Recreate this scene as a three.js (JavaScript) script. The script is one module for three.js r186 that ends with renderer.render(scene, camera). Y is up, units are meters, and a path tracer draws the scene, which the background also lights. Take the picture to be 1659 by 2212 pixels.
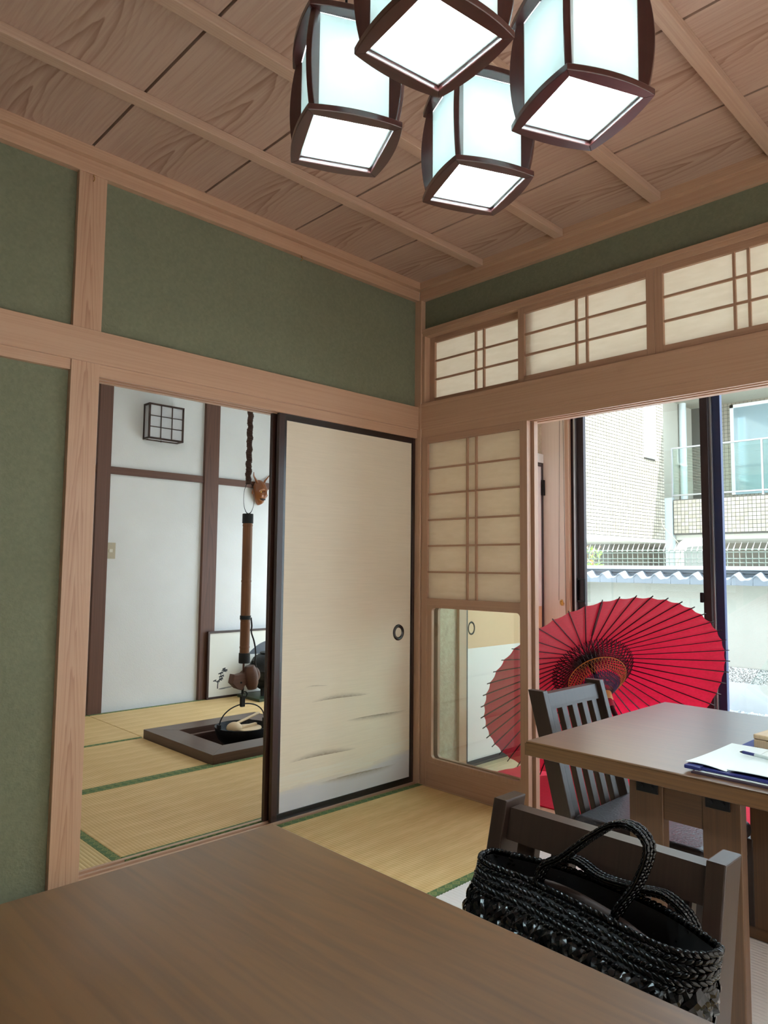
import * as THREE from 'three';
import { RoundedBoxGeometry } from 'three/addons/geometries/RoundedBoxGeometry.js';
import { RectAreaLightUniformsLib } from 'three/addons/lights/RectAreaLightUniformsLib.js';
import { mergeGeometries } from 'three/addons/utils/BufferGeometryUtils.js';

// ------------------------------------------------------------------ camera, sky, sun, exposure
const scene = new THREE.Scene();
const camera = new THREE.PerspectiveCamera(71.38, 1659 / 2212, 0.05, 120);
camera.rotation.order = 'YXZ';
camera.position.set(-2.7063, 1.0859, 2.5291);
camera.rotation.set(0.0769, -0.7709, 0.0103);

const SKY = 3.4;
scene.background = new THREE.Color().setRGB(0.82 * SKY, 0.91 * SKY, 1.12 * SKY);

const sun = new THREE.DirectionalLight(new THREE.Color().setRGB(1.0, 0.985, 1.02), 13);
sun.position.set(5 + 0.19 * 20, 0.78 * 20, 0.58 * 20);
sun.target.position.set(5, 0, 0);
sun.castShadow = true;
Object.assign(sun.shadow.camera, { left: -16, right: 16, top: 16, bottom: -16, near: 1, far: 60 });
sun.shadow.mapSize.set(2048, 2048);
scene.add(sun, sun.target);

const renderer = new THREE.WebGLRenderer({ antialias: true });
renderer.toneMapping = THREE.LinearToneMapping;
renderer.toneMappingExposure = 2.3;
renderer.outputColorSpace = THREE.SRGBColorSpace;
renderer.shadowMap.enabled = true;
RectAreaLightUniformsLib.init();

// ------------------------------------------------------------------ helpers
let seed = 12345;
const rnd = () => { seed = (seed * 1664525 + 1013904223) >>> 0; return seed / 4294967296; };
const rr = (a, b) => a + (b - a) * rnd();
const clamp = (x, a = 0, b = 1) => Math.min(b, Math.max(a, x));
const mix = (a, b, t) => a + (b - a) * t;
const sstep = (a, b, x) => { const t = clamp((x - a) / (b - a)); return t * t * (3 - 2 * t); };
function h2(x, y) { let n = (x * 374761393 + y * 668265263) | 0; n = Math.imul(n ^ (n >>> 13), 1274126177); return ((n ^ (n >>> 16)) >>> 0) / 4294967296; }
function vn(x, y, px, py) {                                   // value noise, periodic in px, py cells
  const xi = Math.floor(x), yi = Math.floor(y), fx = x - xi, fy = y - yi;
  const w = (a, p) => ((a % p) + p) % p, u = fx * fx * (3 - 2 * fx), v = fy * fy * (3 - 2 * fy);
  const a = h2(w(xi, px), w(yi, py)), b = h2(w(xi + 1, px), w(yi, py)), c = h2(w(xi, px), w(yi + 1, py)), d = h2(w(xi + 1, px), w(yi + 1, py));
  return mix(mix(a, b, u), mix(c, d, u), v);
}
function fbm(u, v, cu, cv, oct = 4) { let s = 0, a = 0.5, t = 0; for (let i = 0; i < oct; i++) { s += a * vn(u * cu, v * cv, cu, cv); t += a; a *= 0.5; cu *= 2; cv *= 2; } return s / t; }
function tex(w, h, lu, lv, fn, srgb = true) {                 // fn(u, v) in 0..1 -> [r, g, b] 0..255; covers lu x lv metres
  const d = new Uint8Array(w * h * 4);
  for (let j = 0; j < h; j++) for (let i = 0; i < w; i++) {
    const c = fn((i + 0.5) / w, (j + 0.5) / h), k = (j * w + i) * 4;
    d[k] = clamp(c[0], 0, 255); d[k + 1] = clamp(c[1], 0, 255); d[k + 2] = clamp(c[2], 0, 255); d[k + 3] = 255;
  }
  const t = new THREE.DataTexture(d, w, h);
  t.wrapS = t.wrapT = THREE.RepeatWrapping; t.magFilter = THREE.LinearFilter; t.minFilter = THREE.LinearMipmapLinearFilter; t.generateMipmaps = true;
  if (srgb) t.colorSpace = THREE.SRGBColorSpace;
  t.repeat.set(1 / lu, 1 / lv); t.needsUpdate = true;
  return t;
}
const lerpC = (a, b, t) => [mix(a[0], b[0], t), mix(a[1], b[1], t), mix(a[2], b[2], t)];
const gray = (v) => [v, v, v];

// boxes with texture coordinates in metres, the grain running along axis g (0 x, 1 y, 2 z)
function metric(geo, g = 0, shift = true) {
  const q = geo.index ? geo.toNonIndexed() : geo; q.computeVertexNormals === undefined;
  const p = q.attributes.position, n = q.attributes.normal, uv = new Float32Array(p.count * 2), ou = shift ? rr(0, 5) : 0, ov = shift ? rr(0, 5) : 0;
  for (let t = 0; t < p.count; t += 3) {
    const s = [0, 0, 0];
    for (let k = 0; k < 3; k++) { s[0] += Math.abs(n.getX(t + k)); s[1] += Math.abs(n.getY(t + k)); s[2] += Math.abs(n.getZ(t + k)); }
    const a = s[0] >= s[1] && s[0] >= s[2] ? 0 : s[1] >= s[2] ? 1 : 2;
    let ua = g, va = 3 - a - g;
    if (a === g) { ua = (g + 1) % 3; va = (g + 2) % 3; }
    for (let k = 0; k < 3; k++) {
      const P = [p.getX(t + k), p.getY(t + k), p.getZ(t + k)];
      uv[(t + k) * 2] = P[ua] + ou; uv[(t + k) * 2 + 1] = P[va] + ov;
    }
  }
  q.setAttribute('uv', new THREE.BufferAttribute(uv, 2));
  return q;
}
function B(x0, x1, y0, y1, z0, z1, g = null, r = 0.0015) {      // box from bounds
  const w = Math.abs(x1 - x0), h = Math.abs(y1 - y0), d = Math.abs(z1 - z0), m = Math.min(w, h, d);
  const geo = r > 0 && m > 3 * r ? new RoundedBoxGeometry(w, h, d, 1, r) : new THREE.BoxGeometry(w, h, d);
  geo.translate((x0 + x1) / 2, (y0 + y1) / 2, (z0 + z1) / 2);
  if (g === null) g = w >= h && w >= d ? 0 : h >= d ? 1 : 2;
  return metric(geo, g);
}
const merge = (list) => list.length === 1 ? list[0] : mergeGeometries(list.map((q) => {
  const o = q.index ? q.toNonIndexed() : q, r = new THREE.BufferGeometry();
  for (const k of ['position', 'normal', 'uv']) r.setAttribute(k, o.attributes[k]);
  return r;
}));
const used = new Map();
function numbered(n) { const k = used.get(n) ?? 0; used.set(n, k + 1); return k ? n + '_' + String(k).padStart(3, '0') : n; }
function mesh(name, geo, m, parent = scene) {
  const o = new THREE.Mesh(Array.isArray(geo) ? merge(geo) : geo, m);
  o.name = parent === scene ? numbered(name) : name; o.castShadow = o.receiveShadow = true; parent.add(o);
  return o;
}
function tag(o, label, category, group) { Object.assign(o.userData, { label, category }); if (group) o.userData.group = group; return o; }
function thing(name, label, category, [x, y, z] = [0, 0, 0], turn = 0, group) {
  const o = new THREE.Group(); o.name = numbered(name); o.position.set(x, y, z); o.rotation.y = turn; scene.add(o);
  return tag(o, label, category, group);
}
function struct(name, label, category, pos = [0, 0, 0]) { const o = thing(name, label, category, pos); o.userData.kind = 'structure'; return o; }
function sub(name, parent) { const o = new THREE.Group(); o.name = name; parent.add(o); return o; }
function tube(pts, r, seg = 40, rad = 8, closed = false) { return new THREE.TubeGeometry(new THREE.CatmullRomCurve3(pts.map((p) => new THREE.Vector3(...p)), closed), seg, r, rad, closed); }
function lathe(prof, seg = 40) { return new THREE.LatheGeometry(prof.map(([r, y]) => new THREE.Vector2(Math.max(r, 1e-4), y)), seg); }
function bar(a, b, w, h = w) {                                  // straight square bar between two points
  const A = new THREE.Vector3(...a), C = new THREE.Vector3(...b), d = C.clone().sub(A), g = new THREE.BoxGeometry(w, d.length(), h);
  g.applyQuaternion(new THREE.Quaternion().setFromUnitVectors(new THREE.Vector3(0, 1, 0), d.normalize()));
  g.translate((a[0] + b[0]) / 2, (a[1] + b[1]) / 2, (a[2] + b[2]) / 2);
  return g;
}
function cyl(a, b, r0, r1 = r0, seg = 16) {
  const A = new THREE.Vector3(...a), C = new THREE.Vector3(...b), d = C.clone().sub(A), g = new THREE.CylinderGeometry(r1, r0, d.length(), seg);
  g.applyQuaternion(new THREE.Quaternion().setFromUnitVectors(new THREE.Vector3(0, 1, 0), d.normalize()));
  g.translate((a[0] + b[0]) / 2, (a[1] + b[1]) / 2, (a[2] + b[2]) / 2);
  return g;
}

// ------------------------------------------------------------------ materials
const S = (c, roughness = 0.6, more = {}) => new THREE.MeshPhysicalMaterial({ color: c, roughness, ...more });
const T = (map, roughness = 0.6, more = {}) => new THREE.MeshPhysicalMaterial({ map, roughness, ...more });
function woodTex(light, dark, o = {}) {                         // fine straight grain, with nested flat-sawn arches down the middle
  const { w = 512, h = 256, lu = 1.6, lv = 0.32, arch = 0.5, fine = 0.5, rings = 3, spread = 0.16, bend = 16 } = o;
  return tex(w, h, lu, lv, (u, v) => {
    const c = v - 0.5 + 0.05 * Math.sin(2 * Math.PI * u) + 0.05 * (fbm(u, v, 3, 2, 2) - 0.5);
    const r = rings * u + bend * Math.pow(Math.abs(c), 1.35) + 1.1 * (fbm(u, v, 4, 10, 3) - 0.5), f = r - Math.floor(r);
    const ring = Math.pow(f, 2.5) * (f < 0.93 ? 1 : (1 - f) / 0.07), near = 0.12 + 0.88 * Math.exp(-Math.pow(c / spread, 2)) * sstep(0.25, 0.6, fbm(u, v, 3, 2, 2) + 0.12);
    const g = fbm(u, v, 4, 110, 3), t = clamp(arch * ring * near + fine * (g - 0.42) + 0.16 * (fbm(u, v, 2, 5, 2) - 0.4));
    return lerpC(light, dark, t);
  });
}
const M = {};
M.hinoki = T(woodTex([196, 158, 130], [154, 112, 88], { arch: 0.10, fine: 0.42 }), 0.40);
M.postWood = T(woodTex([198, 160, 132], [146, 100, 76], { lu: 1.3, lv: 0.10, arch: 0.55, fine: 0.40, rings: 5, bend: 9, spread: 0.3 }), 0.36);
M.shojiWood = T(woodTex([184, 146, 120], [142, 104, 82], { arch: 0.10, fine: 0.5 }), 0.48);
M.ceilWood = T(woodTex([190, 160, 142], [124, 84, 66], { w: 1024, h: 256, lu: 0.887, lv: 0.4525, arch: 0.68, fine: 0.30, rings: 4, bend: 26, spread: 0.13 }), 0.55);
M.batten = T(woodTex([192, 160, 138], [154, 118, 98], { arch: 0.08, fine: 0.45 }), 0.5);
M.darkWood = T(woodTex([104, 70, 56], [62, 39, 32], { arch: 0.5, fine: 0.6 }), 0.55);
M.hearthWood = T(woodTex([92, 68, 58], [58, 40, 36], { arch: 0.2, fine: 0.5 }), 0.36);
M.floorWood = T(woodTex([214, 186, 152], [178, 142, 108], { arch: 0.4, fine: 0.5 }), 0.4);
M.tableWood = T(woodTex([92, 60, 30], [60, 37, 17], { w: 1024, h: 1024, lu: 1.4, lv: 0.8, arch: 0.28, fine: 0.95, rings: 4, bend: 40, spread: 0.6 }), 0.45, { specularIntensity: 0.3, clearcoat: 1.0, clearcoatRoughness: 0.3 });
M.tableEdge = T(woodTex([104, 72, 42], [68, 44, 25], { arch: 0.2, fine: 0.8 }), 0.42);
M.chairWood = T(woodTex([50, 36, 29], [31, 22, 18], { arch: 0.15, fine: 0.6 }), 0.32, { specularIntensity: 0.7 });
M.legWood = T(woodTex([92, 63, 38], [58, 38, 24], { arch: 0.2, fine: 0.8 }), 0.45);
M.lampWood = T(woodTex([70, 33, 30], [42, 19, 19], { arch: 0.1, fine: 0.5 }), 0.28, { clearcoat: 0.5, clearcoatRoughness: 0.15 });
M.paleWood = T(woodTex([226, 198, 158], [196, 158, 112], { arch: 0.35, fine: 0.5, lu: 0.5, lv: 0.2 }), 0.55);
M.bambooSkin = tex(256, 64, 0.5, 0.2, (u, v) => lerpC([140, 92, 58], [92, 54, 32], clamp(0.25 + 0.9 * (fbm(u, v, 3, 24, 3) - 0.4))));
M.bamboo = T(M.bambooSkin, 0.3);
const sandBump = tex(256, 256, 0.25, 0.25, (u, v) => gray(255 * fbm(u, v, 48, 48, 3)), false);
const greenTex = tex(512, 512, 1.0, 1.0, (u, v) => lerpC([129, 131, 106], [109, 112, 90], clamp(0.5 + 0.7 * (fbm(u, v, 96, 96, 3) - 0.5) + 0.35 * (fbm(u, v, 5, 5, 3) - 0.5))));
M.green = T(greenTex, 0.95, { bumpMap: sandBump, bumpScale: 0.0012 });
M.plaster = T(tex(256, 256, 1.3, 1.3, (u, v) => lerpC([226, 226, 225], [217, 216, 214], clamp(fbm(u, v, 6, 6, 5)))), 0.9, { bumpMap: sandBump, bumpScale: 0.0006 });
M.beigePlaster = T(tex(256, 256, 0.5, 0.5, (u, v) => lerpC([206, 190, 166], [184, 166, 142], clamp(0.5 + 1.2 * (fbm(u, v, 40, 40, 4) - 0.5)))), 0.95, { bumpMap: sandBump, bumpScale: 0.0015 });
// rush matting: ribs across the strands, strands fine and slightly uneven in tone
const rushTex = tex(512, 256, 0.5, 0.12, (u, v) => {
  const rib = 0.5 + 0.5 * Math.cos(2 * Math.PI * u * 34), st = fbm(u, v, 6, 90, 2), pat = fbm(u, v, 5, 3, 3);
  return lerpC([226, 192, 136], [196, 156, 96], clamp(0.30 * rib + 0.9 * (st - 0.35) + 0.5 * (pat - 0.45)));
});
const rushBump = tex(256, 64, 0.25, 0.06, (u, v) => gray(255 * (0.5 + 0.5 * Math.cos(2 * Math.PI * u * 17)) * (0.7 + 0.3 * vn(u * 4, v * 48, 4, 48))), false);
M.tatami = T(rushTex, 0.62, { bumpMap: rushBump, bumpScale: 0.0008 });
M.ribMat = S(0xe4dcd6, 0.36);
M.ribMatStraw = S(0xd8bd84, 0.5);
M.border = T(tex(256, 64, 0.08, 0.035, (u, v) => {            // woven cloth edging: green with gold lozenges
  const a = Math.abs(((u * 2) % 1) - 0.5) * 2, b = Math.abs(v - 0.5) * 2, d = a + b, th = 0.5 + 0.5 * Math.sin(u * 400) * Math.sin(v * 90);
  const gold = (Math.abs(d - 0.82) < 0.10 || d < 0.2 || (Math.abs(d - 0.5) < 0.07)) ? 0.8 : 0;
  return lerpC(lerpC([74, 98, 58], [92, 118, 72], th), [176, 166, 96], gold * (0.6 + 0.4 * th));
}), 0.75);
M.lacquer = S(0x1d1413, 0.3, { clearcoat: 0.5, clearcoatRoughness: 0.2 });
M.stile = T(woodTex([58, 36, 28], [32, 20, 17], { arch: 0.2, fine: 0.5 }), 0.35);
M.blackMetal = S(0x1c1c1e, 0.45, { metalness: 0.6 });
M.iron = T(tex(128, 128, 0.1, 0.1, (u, v) => lerpC([30, 31, 33], [46, 47, 48], fbm(u, v, 24, 24, 3))), 0.55, { metalness: 0.5, bumpMap: sandBump, bumpScale: 0.0015 });
M.bronzeSash = S(0x2b2022, 0.4, { metalness: 0.55 });
M.navySash = S(0x2a3252, 0.38, { metalness: 0.5 });
M.alu = S(0xa7a7a8, 0.35, { metalness: 0.8 });
M.glass = new THREE.MeshPhysicalMaterial({ color: 0xf4faf6, roughness: 0.0, transmission: 1, thickness: 0, ior: 1.5 });
M.paper = new THREE.MeshPhysicalMaterial({ map: tex(256, 256, 0.3, 0.3, (u, v) => lerpC([247, 238, 224], [238, 228, 212], clamp(0.4 + 1.2 * (fbm(u, v, 6, 22, 4) - 0.5)))), roughness: 0.95, transmission: 0.66, thickness: 0 });
M.thickPaper = new THREE.MeshPhysicalMaterial({ color: 0xf4f1ea, roughness: 0.95, transmission: 0.40, thickness: 0 });
M.brass = S(0xb58a4a, 0.3, { metalness: 0.9 });
M.leather = S(0x2a2424, 0.38, { bumpMap: sandBump, bumpScale: 0.0008 });
M.felt = T(tex(256, 256, 0.3, 0.3, (u, v) => lerpC([206, 24, 58], [184, 14, 44], fbm(u, v, 50, 50, 3))), 0.98, { sheen: 0.5, sheenRoughness: 0.6, sheenColor: new THREE.Color(0xff6080) });
M.white = S(0xe8e8e4, 0.5);

// ------------------------------------------------------------------ floors
function tatami(parent, x0, x1, z0, z1, rush, edges, mat = M.tatami, y = 0) {   // rush: axis the ribs march along; edges: which sides carry cloth
  const m = mesh('tatami_mat', B(x0 + 0.001, x1 - 0.001, y - 0.05, y, z0 + 0.001, z1 - 0.001, rush, 0.004), mat, parent);
  const e = 0.035, t = 0.0012;
  if (edges.includes('n')) mesh('cloth_border', B(x0 + 0.001, x1 - 0.001, y - 0.03, y + t, z0 + 0.0005, z0 + e, 0, 0), M.border, m);
  if (edges.includes('s')) mesh('cloth_border', B(x0 + 0.001, x1 - 0.001, y - 0.03, y + t, z1 - e, z1 - 0.0005, 0, 0), M.border, m);
  if (edges.includes('w')) mesh('cloth_border', B(x0 + 0.0005, x0 + e, y - 0.03, y + t, z0 + 0.001, z1 - 0.001, 2, 0), M.border, m);
  if (edges.includes('e')) mesh('cloth_border', B(x1 - e, x1 - 0.0005, y - 0.03, y + t, z0 + 0.001, z1 - 0.001, 2, 0), M.border, m);
  return m;
}
function ribbed(parent, x0, x1, z0, z1, mat, edges, y = 0) {     // mat with wide rounded ribs running along z
  const pitch = 0.0155, n = Math.round((x1 - x0) / pitch), p = (x1 - x0) / n, pos = [], nor = [], uv = [], K = 6;
  for (let i = 0; i < n; i++) for (let k = 0; k < K; k++) {
    const f = (t) => [x0 + (i + t) * p, y - 0.0022 + 0.0024 * Math.pow(Math.sin(Math.PI * t), 0.6)], nn = (t) => { const a = new THREE.Vector3(-0.0024 * Math.PI * Math.cos(Math.PI * t) / p * 0.8, 1, 0).normalize(); return [a.x, a.y, 0]; };
    const [ax, ay] = f(k / K), [bx, by] = f((k + 1) / K), na = nn(k / K), nb = nn((k + 1) / K);
    for (const [X, Y, Z, N] of [[ax, ay, z0, na], [ax, ay, z1, na], [bx, by, z1, nb], [ax, ay, z0, na], [bx, by, z1, nb], [bx, by, z0, nb]]) { pos.push(X, Y, Z); nor.push(...N); uv.push(Z, X); }
  }
  const g = new THREE.BufferGeometry();
  g.setAttribute('position', new THREE.Float32BufferAttribute(pos, 3)); g.setAttribute('normal', new THREE.Float32BufferAttribute(nor, 3)); g.setAttribute('uv', new THREE.Float32BufferAttribute(uv, 2));
  const m = mesh('ribbed_mat', [g, B(x0, x1, y - 0.05, y - 0.003, z0, z1, 2, 0)], mat, parent);
  if (edges.includes('e')) mesh('cloth_border', B(x1 - 0.035, x1, y - 0.03, y + 0.0014, z0, z1, 2, 0), M.border, m);
  if (edges.includes('n')) mesh('cloth_border', B(x0, x1, y - 0.03, y + 0.0014, z0, z0 + 0.035, 0, 0), M.border, m);
  return m;
}
const floorA = struct('floor', 'straw tatami floor of the dining room under the tables', 'floor');
mesh('subfloor', B(-3.6, 0.0, -0.2, -0.052, 0.0, 3.3, 0, 0), M.darkWood, floorA);
tatami(floorA, -1.75, -0.005, 0.012, 0.90, 0, 'ns');
tatami(floorA, -3.55, -1.752, 0.012, 0.90, 0, 'ns');
ribbed(floorA, -0.90, -0.005, 0.902, 2.66, M.ribMat, '');
ribbed(floorA, -1.80, -0.902, 0.902, 2.66, M.ribMat, '');
ribbed(floorA, -3.55, -1.802, 0.902, 2.66, M.ribMat, '');
tatami(floorA, -3.55, -0.005, 2.662, 3.29, 0, 'ns');

const floorB = struct('floor', 'straw tatami floor with green cloth borders around the hearth', 'floor');
mesh('subfloor', [B(-2.6, -0.60, -0.2, -0.052, -2.76, -0.1, 0, 0), B(0.24, 1.54, -0.2, -0.052, -2.76, -0.1, 0, 0), B(-0.6, 0.24, -0.2, -0.052, -2.76, -1.80, 0, 0), B(-0.6, 0.24, -0.2, -0.052, -0.96, -0.1, 0, 0)], M.darkWood, floorB);
ribbed(floorB, -2.59, -1.492, -1.83, -0.095, M.ribMatStraw, 'e');
tatami(floorB, -1.490, 0.40, -0.962, -0.072, 0, 'ns');
tatami(floorB, 0.402, 1.535, -0.962, -0.072, 0, 'ns');
tatami(floorB, -1.490, -0.596, -1.832, -0.964, 0, 'ns');
tatami(floorB, 0.236, 1.535, -1.832, -0.964, 0, 'ns');
tatami(floorB, -2.59, -0.585, -2.70, -1.834, 0, 'n');
tatami(floorB, -0.583, 1.535, -2.70, -1.834, 0, 'n');
mesh('floor_strip', B(-0.6, 0.24, -0.05, -0.002, -1.832, -1.795, 0, 0), M.tatami, floorB);

const floorC = struct('floor', 'pale wooden board floor of the veranda beyond the shoji', 'floor', [0, -0.02, 0]);
for (let k = 0; k < 40; k++) {
  const z = -0.06 + k * 0.112; if (z > 3.18) break;
  mesh('floorboard', B(0.11, 1.27, -0.03, 0, z, z + 0.1105, 0, 0.0012), M.floorWood, floorC);
}

// ------------------------------------------------------------------ ceiling: boards with open joints, battens below
const CY = 2.585;
const ceil = struct('ceiling', 'board ceiling with dark joints and slim wooden battens', 'ceiling', [0, CY, 0]);
mesh('backing', B(-3.6, 0.02, 0.02, 0.06, -0.05, 3.3, 0, 0), S(0x1a120e, 0.9), ceil);
const jx = [0.02, -0.398, -0.8505, -1.303, -1.7555, -2.208, -2.6605, -3.113, -3.6];
for (let i = 0; i < jx.length - 1; i++) mesh('ceiling_board', (() => { const g = B(jx[i + 1] + 0.0045, jx[i] - 0.0045, 0, 0.02, 0, 3.3, 2, 0.001); return g; })(), M.ceilWood, ceil);
for (const o of ceil.children) if (o.name === 'ceiling_board') {   // centre the flat-sawn figure on each board
  const p = o.geometry.attributes.position, uv = o.geometry.attributes.uv; o.geometry.computeBoundingBox();
  const c = (o.geometry.boundingBox.min.x + o.geometry.boundingBox.max.x) / 2, s = rr(0, 0.12);
  for (let k = 0; k < p.count; k++) uv.setXY(k, p.getZ(k) + s, (p.getX(k) - c) + 0.226 + 0.02 * Math.sin(c * 9));
}
for (let k = 0; k < 7; k++) { const z = 0.42 + 0.4435 * k; mesh('batten', B(-3.6, 0.0, -0.032, 0.0, z - 0.022, z + 0.022, 0, 0.003), M.batten, ceil); }

// ------------------------------------------------------------------ wall behind the sliding doors (z = 0), seen on the left
const wallN = struct('wall_north', 'olive green sand plaster wall above the sliding doors', 'wall');
mesh('upper_plaster', B(-1.69, 0.02, 1.90, 2.56, -0.075, -0.028, 0, 0), M.green, wallN);
mesh('upper_plaster', B(-3.6, -1.78, 1.90, 2.56, -0.075, -0.028, 0, 0), M.green, wallN);
mesh('lower_plaster', B(-3.6, -1.78, -0.03, 1.79, -0.075, -0.03, 0, 0), M.green, wallN);
mesh('room_side_plaster', [B(-1.69, 1.54, 1.78, 2.75, -0.12, -0.078, 0, 0), B(-2.6, -1.78, 0, 2.75, -0.12, -0.078, 0, 0), B(0.1, 1.54, 0, 1.79, -0.12, -0.08, 0, 0)], M.plaster, wallN);
mesh('post', B(-1.785, -1.683, -0.02, 2.50, -0.115, -0.006, 1, 0.003), M.postWood, wallN);
mesh('post', B(-0.004, 0.10, -0.02, 2.50, -0.115, 0.016, 1, 0.003), M.hinoki, wallN);
const tr1 = struct('trim_1', 'long smooth wooden rail over the sliding doors and olive wall', 'rail');
mesh('rail', B(-3.6, -0.0, 1.805, 1.925, -0.03, 0.0, 0, 0.002), M.hinoki, tr1);
mesh('lower_rail', B(-3.6, -1.786, 1.768, 1.806, -0.075, -0.009, 0, 0.001), M.hinoki, tr1);
function grooved(name, axis, a0, a1, y0, y1, d0, d1, parent, mat, up) {   // head or sill with two running grooves
  const box = (p0, p1, q0, q1) => axis === 0 ? B(a0, a1, p0, p1, q0, q1, 0, 0) : B(q0, q1, p0, p1, a0, a1, 2, 0);
  const s = Math.sign(d1 - d0), w = Math.abs(d1 - d0), gd = 0.012, cuts = [0.012, 0.012 + 0.021, 0.012 + 0.021 + 0.014, 0.012 + 0.042 + 0.014];
  const yb = up ? [y0, y1 - gd] : [y0 + gd, y1], yl = up ? [y1 - gd, y1] : [y0, y0 + gd];
  const parts = [box(yb[0], yb[1], d0, d1)];
  for (const [p, q] of [[0, cuts[0]], [cuts[1], cuts[2]], [cuts[3], w]]) parts.push(box(yl[0], yl[1], d0 + s * p, d0 + s * q));
  return mesh(name, parts, mat, parent);
}
grooved('grooved_head', 0, -1.684, -0.002, 1.76, 1.806, -0.008, -0.10, tr1, M.hinoki, false);
const tr2 = struct('trim_2', 'pale grooved wooden sill on the floor under the sliding doors', 'sill');
grooved('grooved_sill', 0, -1.684, -0.002, -0.05, 0.002, -0.008, -0.092, tr2, M.hinoki, true);

function cornice(name, label, pieces) { const t = struct(name, label, 'trim'); for (const [n, g] of pieces) mesh(n, g, M.hinoki, t); return t; }
cornice('trim_3', 'stepped wooden ceiling trim above the olive wall with two small hooks', [['lower_moulding', B(-3.6, -0.0, 2.498, 2.549, -0.06, 0.0, 0, 0.002)], ['upper_moulding', B(-3.6, -0.0, 2.548, 2.59, -0.06, 0.026, 0, 0.002)]]);
cornice('trim_4', 'stepped wooden ceiling trim above the shoji transom', [['lower_moulding', B(0.0, 0.06, 2.498, 2.549, 0.0, 3.3, 2, 0.002)], ['upper_moulding', B(-0.026, 0.06, 2.548, 2.59, 0.0, 3.3, 2, 0.002)]]);
for (const [x, lab] of [[-1.735, 'small brass screw hook under the ceiling trim above the wide post'], [-0.788, 'small brass screw hook under the ceiling trim right of the middle']]) {
  const h = thing('screw_hook', lab, 'hook', [x, 2.498, 0.0]);
  mesh('shank', cyl([0, 0.0, -0.004], [0, -0.008, -0.004], 0.0018), M.brass, h);
  mesh('hook', tube([[0, -0.007, -0.004], [0, -0.012, 0.003], [0.0, -0.020, 0.004], [0, -0.024, -0.003], [0, -0.020, -0.010]], 0.0016, 16, 6), M.brass, h);
}

// ------------------------------------------------------------------ wall with shoji and transom (x = 0), seen on the right
const wallE = struct('wall_east', 'narrow green plaster band above the shoji transom', 'wall');
mesh('upper_plaster', B(0.028, 0.075, 2.31, 2.56, 0.0, 3.3, 2, 0), M.green, wallE);
mesh('veranda_plaster', B(0.076, 0.10, 2.31, 2.75, -0.05, 3.3, 2, 0), M.beigePlaster, wallE);
mesh('post', B(-0.004, 0.10, -0.02, 2.50, 2.558, 2.662, 1, 0.003), M.hinoki, wallE);
const tr5 = struct('trim_5', 'broad wooden rail between the shoji doors and the transom', 'rail');
mesh('rail', B(0.0, 0.03, 1.805, 1.925, 0.012, 3.3, 2, 0.002), M.hinoki, tr5);
grooved('grooved_head', 2, 0.016, 3.3, 1.76, 1.806, 0.004, 0.104, tr5, M.hinoki, false);
const tr6 = struct('trim_6', 'grooved wooden sill under the shoji doors', 'sill');
grooved('grooved_sill', 2, 0.016, 3.3, -0.06, 0.001, 0.0, 0.108, tr6, M.hinoki, true);
const tr7 = struct('trim_7', 'wooden head and sill rails framing the paper transom', 'rail');
mesh('transom_head', [B(0.0, 0.085, 2.318, 2.338, 0.016, 2.56, 2, 0.001), B(0.006, 0.085, 2.300, 2.319, 0.016, 2.56, 2, 0.001)], M.hinoki, tr7);
mesh('transom_sill', B(-0.002, 0.09, 1.922, 1.942, 0.016, 2.56, 2, 0.001), M.hinoki, tr7);
mesh('transom_jamb', B(0.004, 0.085, 1.94, 2.302, 0.014, 0.034, 1, 0.001), M.hinoki, tr7);

function transomSash(n, label, z0, z1, x0) {                      // 3 rows x 3 columns of paper
  const t = struct('window_' + n, label, 'transom'), x1 = x0 + 0.024, yb = 1.943, yt = 2.300, s = 0.034, rb = 0.030, rt = 0.030;
  mesh('stile', B(x0, x1, yb, yt, z0, z0 + s, 1, 0.001), M.shojiWood, t); mesh('stile', B(x0, x1, yb, yt, z1 - s, z1, 1, 0.001), M.shojiWood, t);
  mesh('rail', B(x0, x1, yb, yb + rb, z0 + s, z1 - s, 2, 0.001), M.shojiWood, t); mesh('rail', B(x0, x1, yt - rt, yt, z0 + s, z1 - s, 2, 0.001), M.shojiWood, t);
  const a = z0 + s, b = z1 - s, c = (a + b) / 2, y0 = yb + rb, y1 = yt - rt, zs = [a, c - 0.0255, c + 0.0255, b], ys = [y0, mix(y0, y1, 1 / 3), mix(y0, y1, 2 / 3), y1], k = 0.0045;
  for (const z of [zs[1], zs[2]]) mesh('muntin', B(x0 + 0.003, x0 + 0.015, y0, y1, z - k, z + k, 1, 0), M.shojiWood, t);
  for (const y of [ys[1], ys[2]]) mesh('muntin', B(x0 + 0.0045, x0 + 0.014, y - k, y + k, a, b, 2, 0), M.shojiWood, t);
  for (let i = 0; i < 3; i++) for (let j = 0; j < 3; j++) mesh('paper_pane', B(x0 + 0.0145, x0 + 0.0152, ys[j], ys[j + 1], zs[i], zs[i + 1], 2, 0), M.paper, t);
}
transomSash(1, 'paper transom sash nearest the room corner, set slightly back', 0.034, 0.690, 0.046);
transomSash(2, 'paper transom sash second from the room corner', 0.618, 1.277, 0.012);
transomSash(3, 'paper transom sash at the right edge of the photo', 1.278, 1.937, 0.012);
transomSash(4, 'paper transom sash beyond the right edge of the photo', 1.90, 2.556, 0.046);

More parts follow.
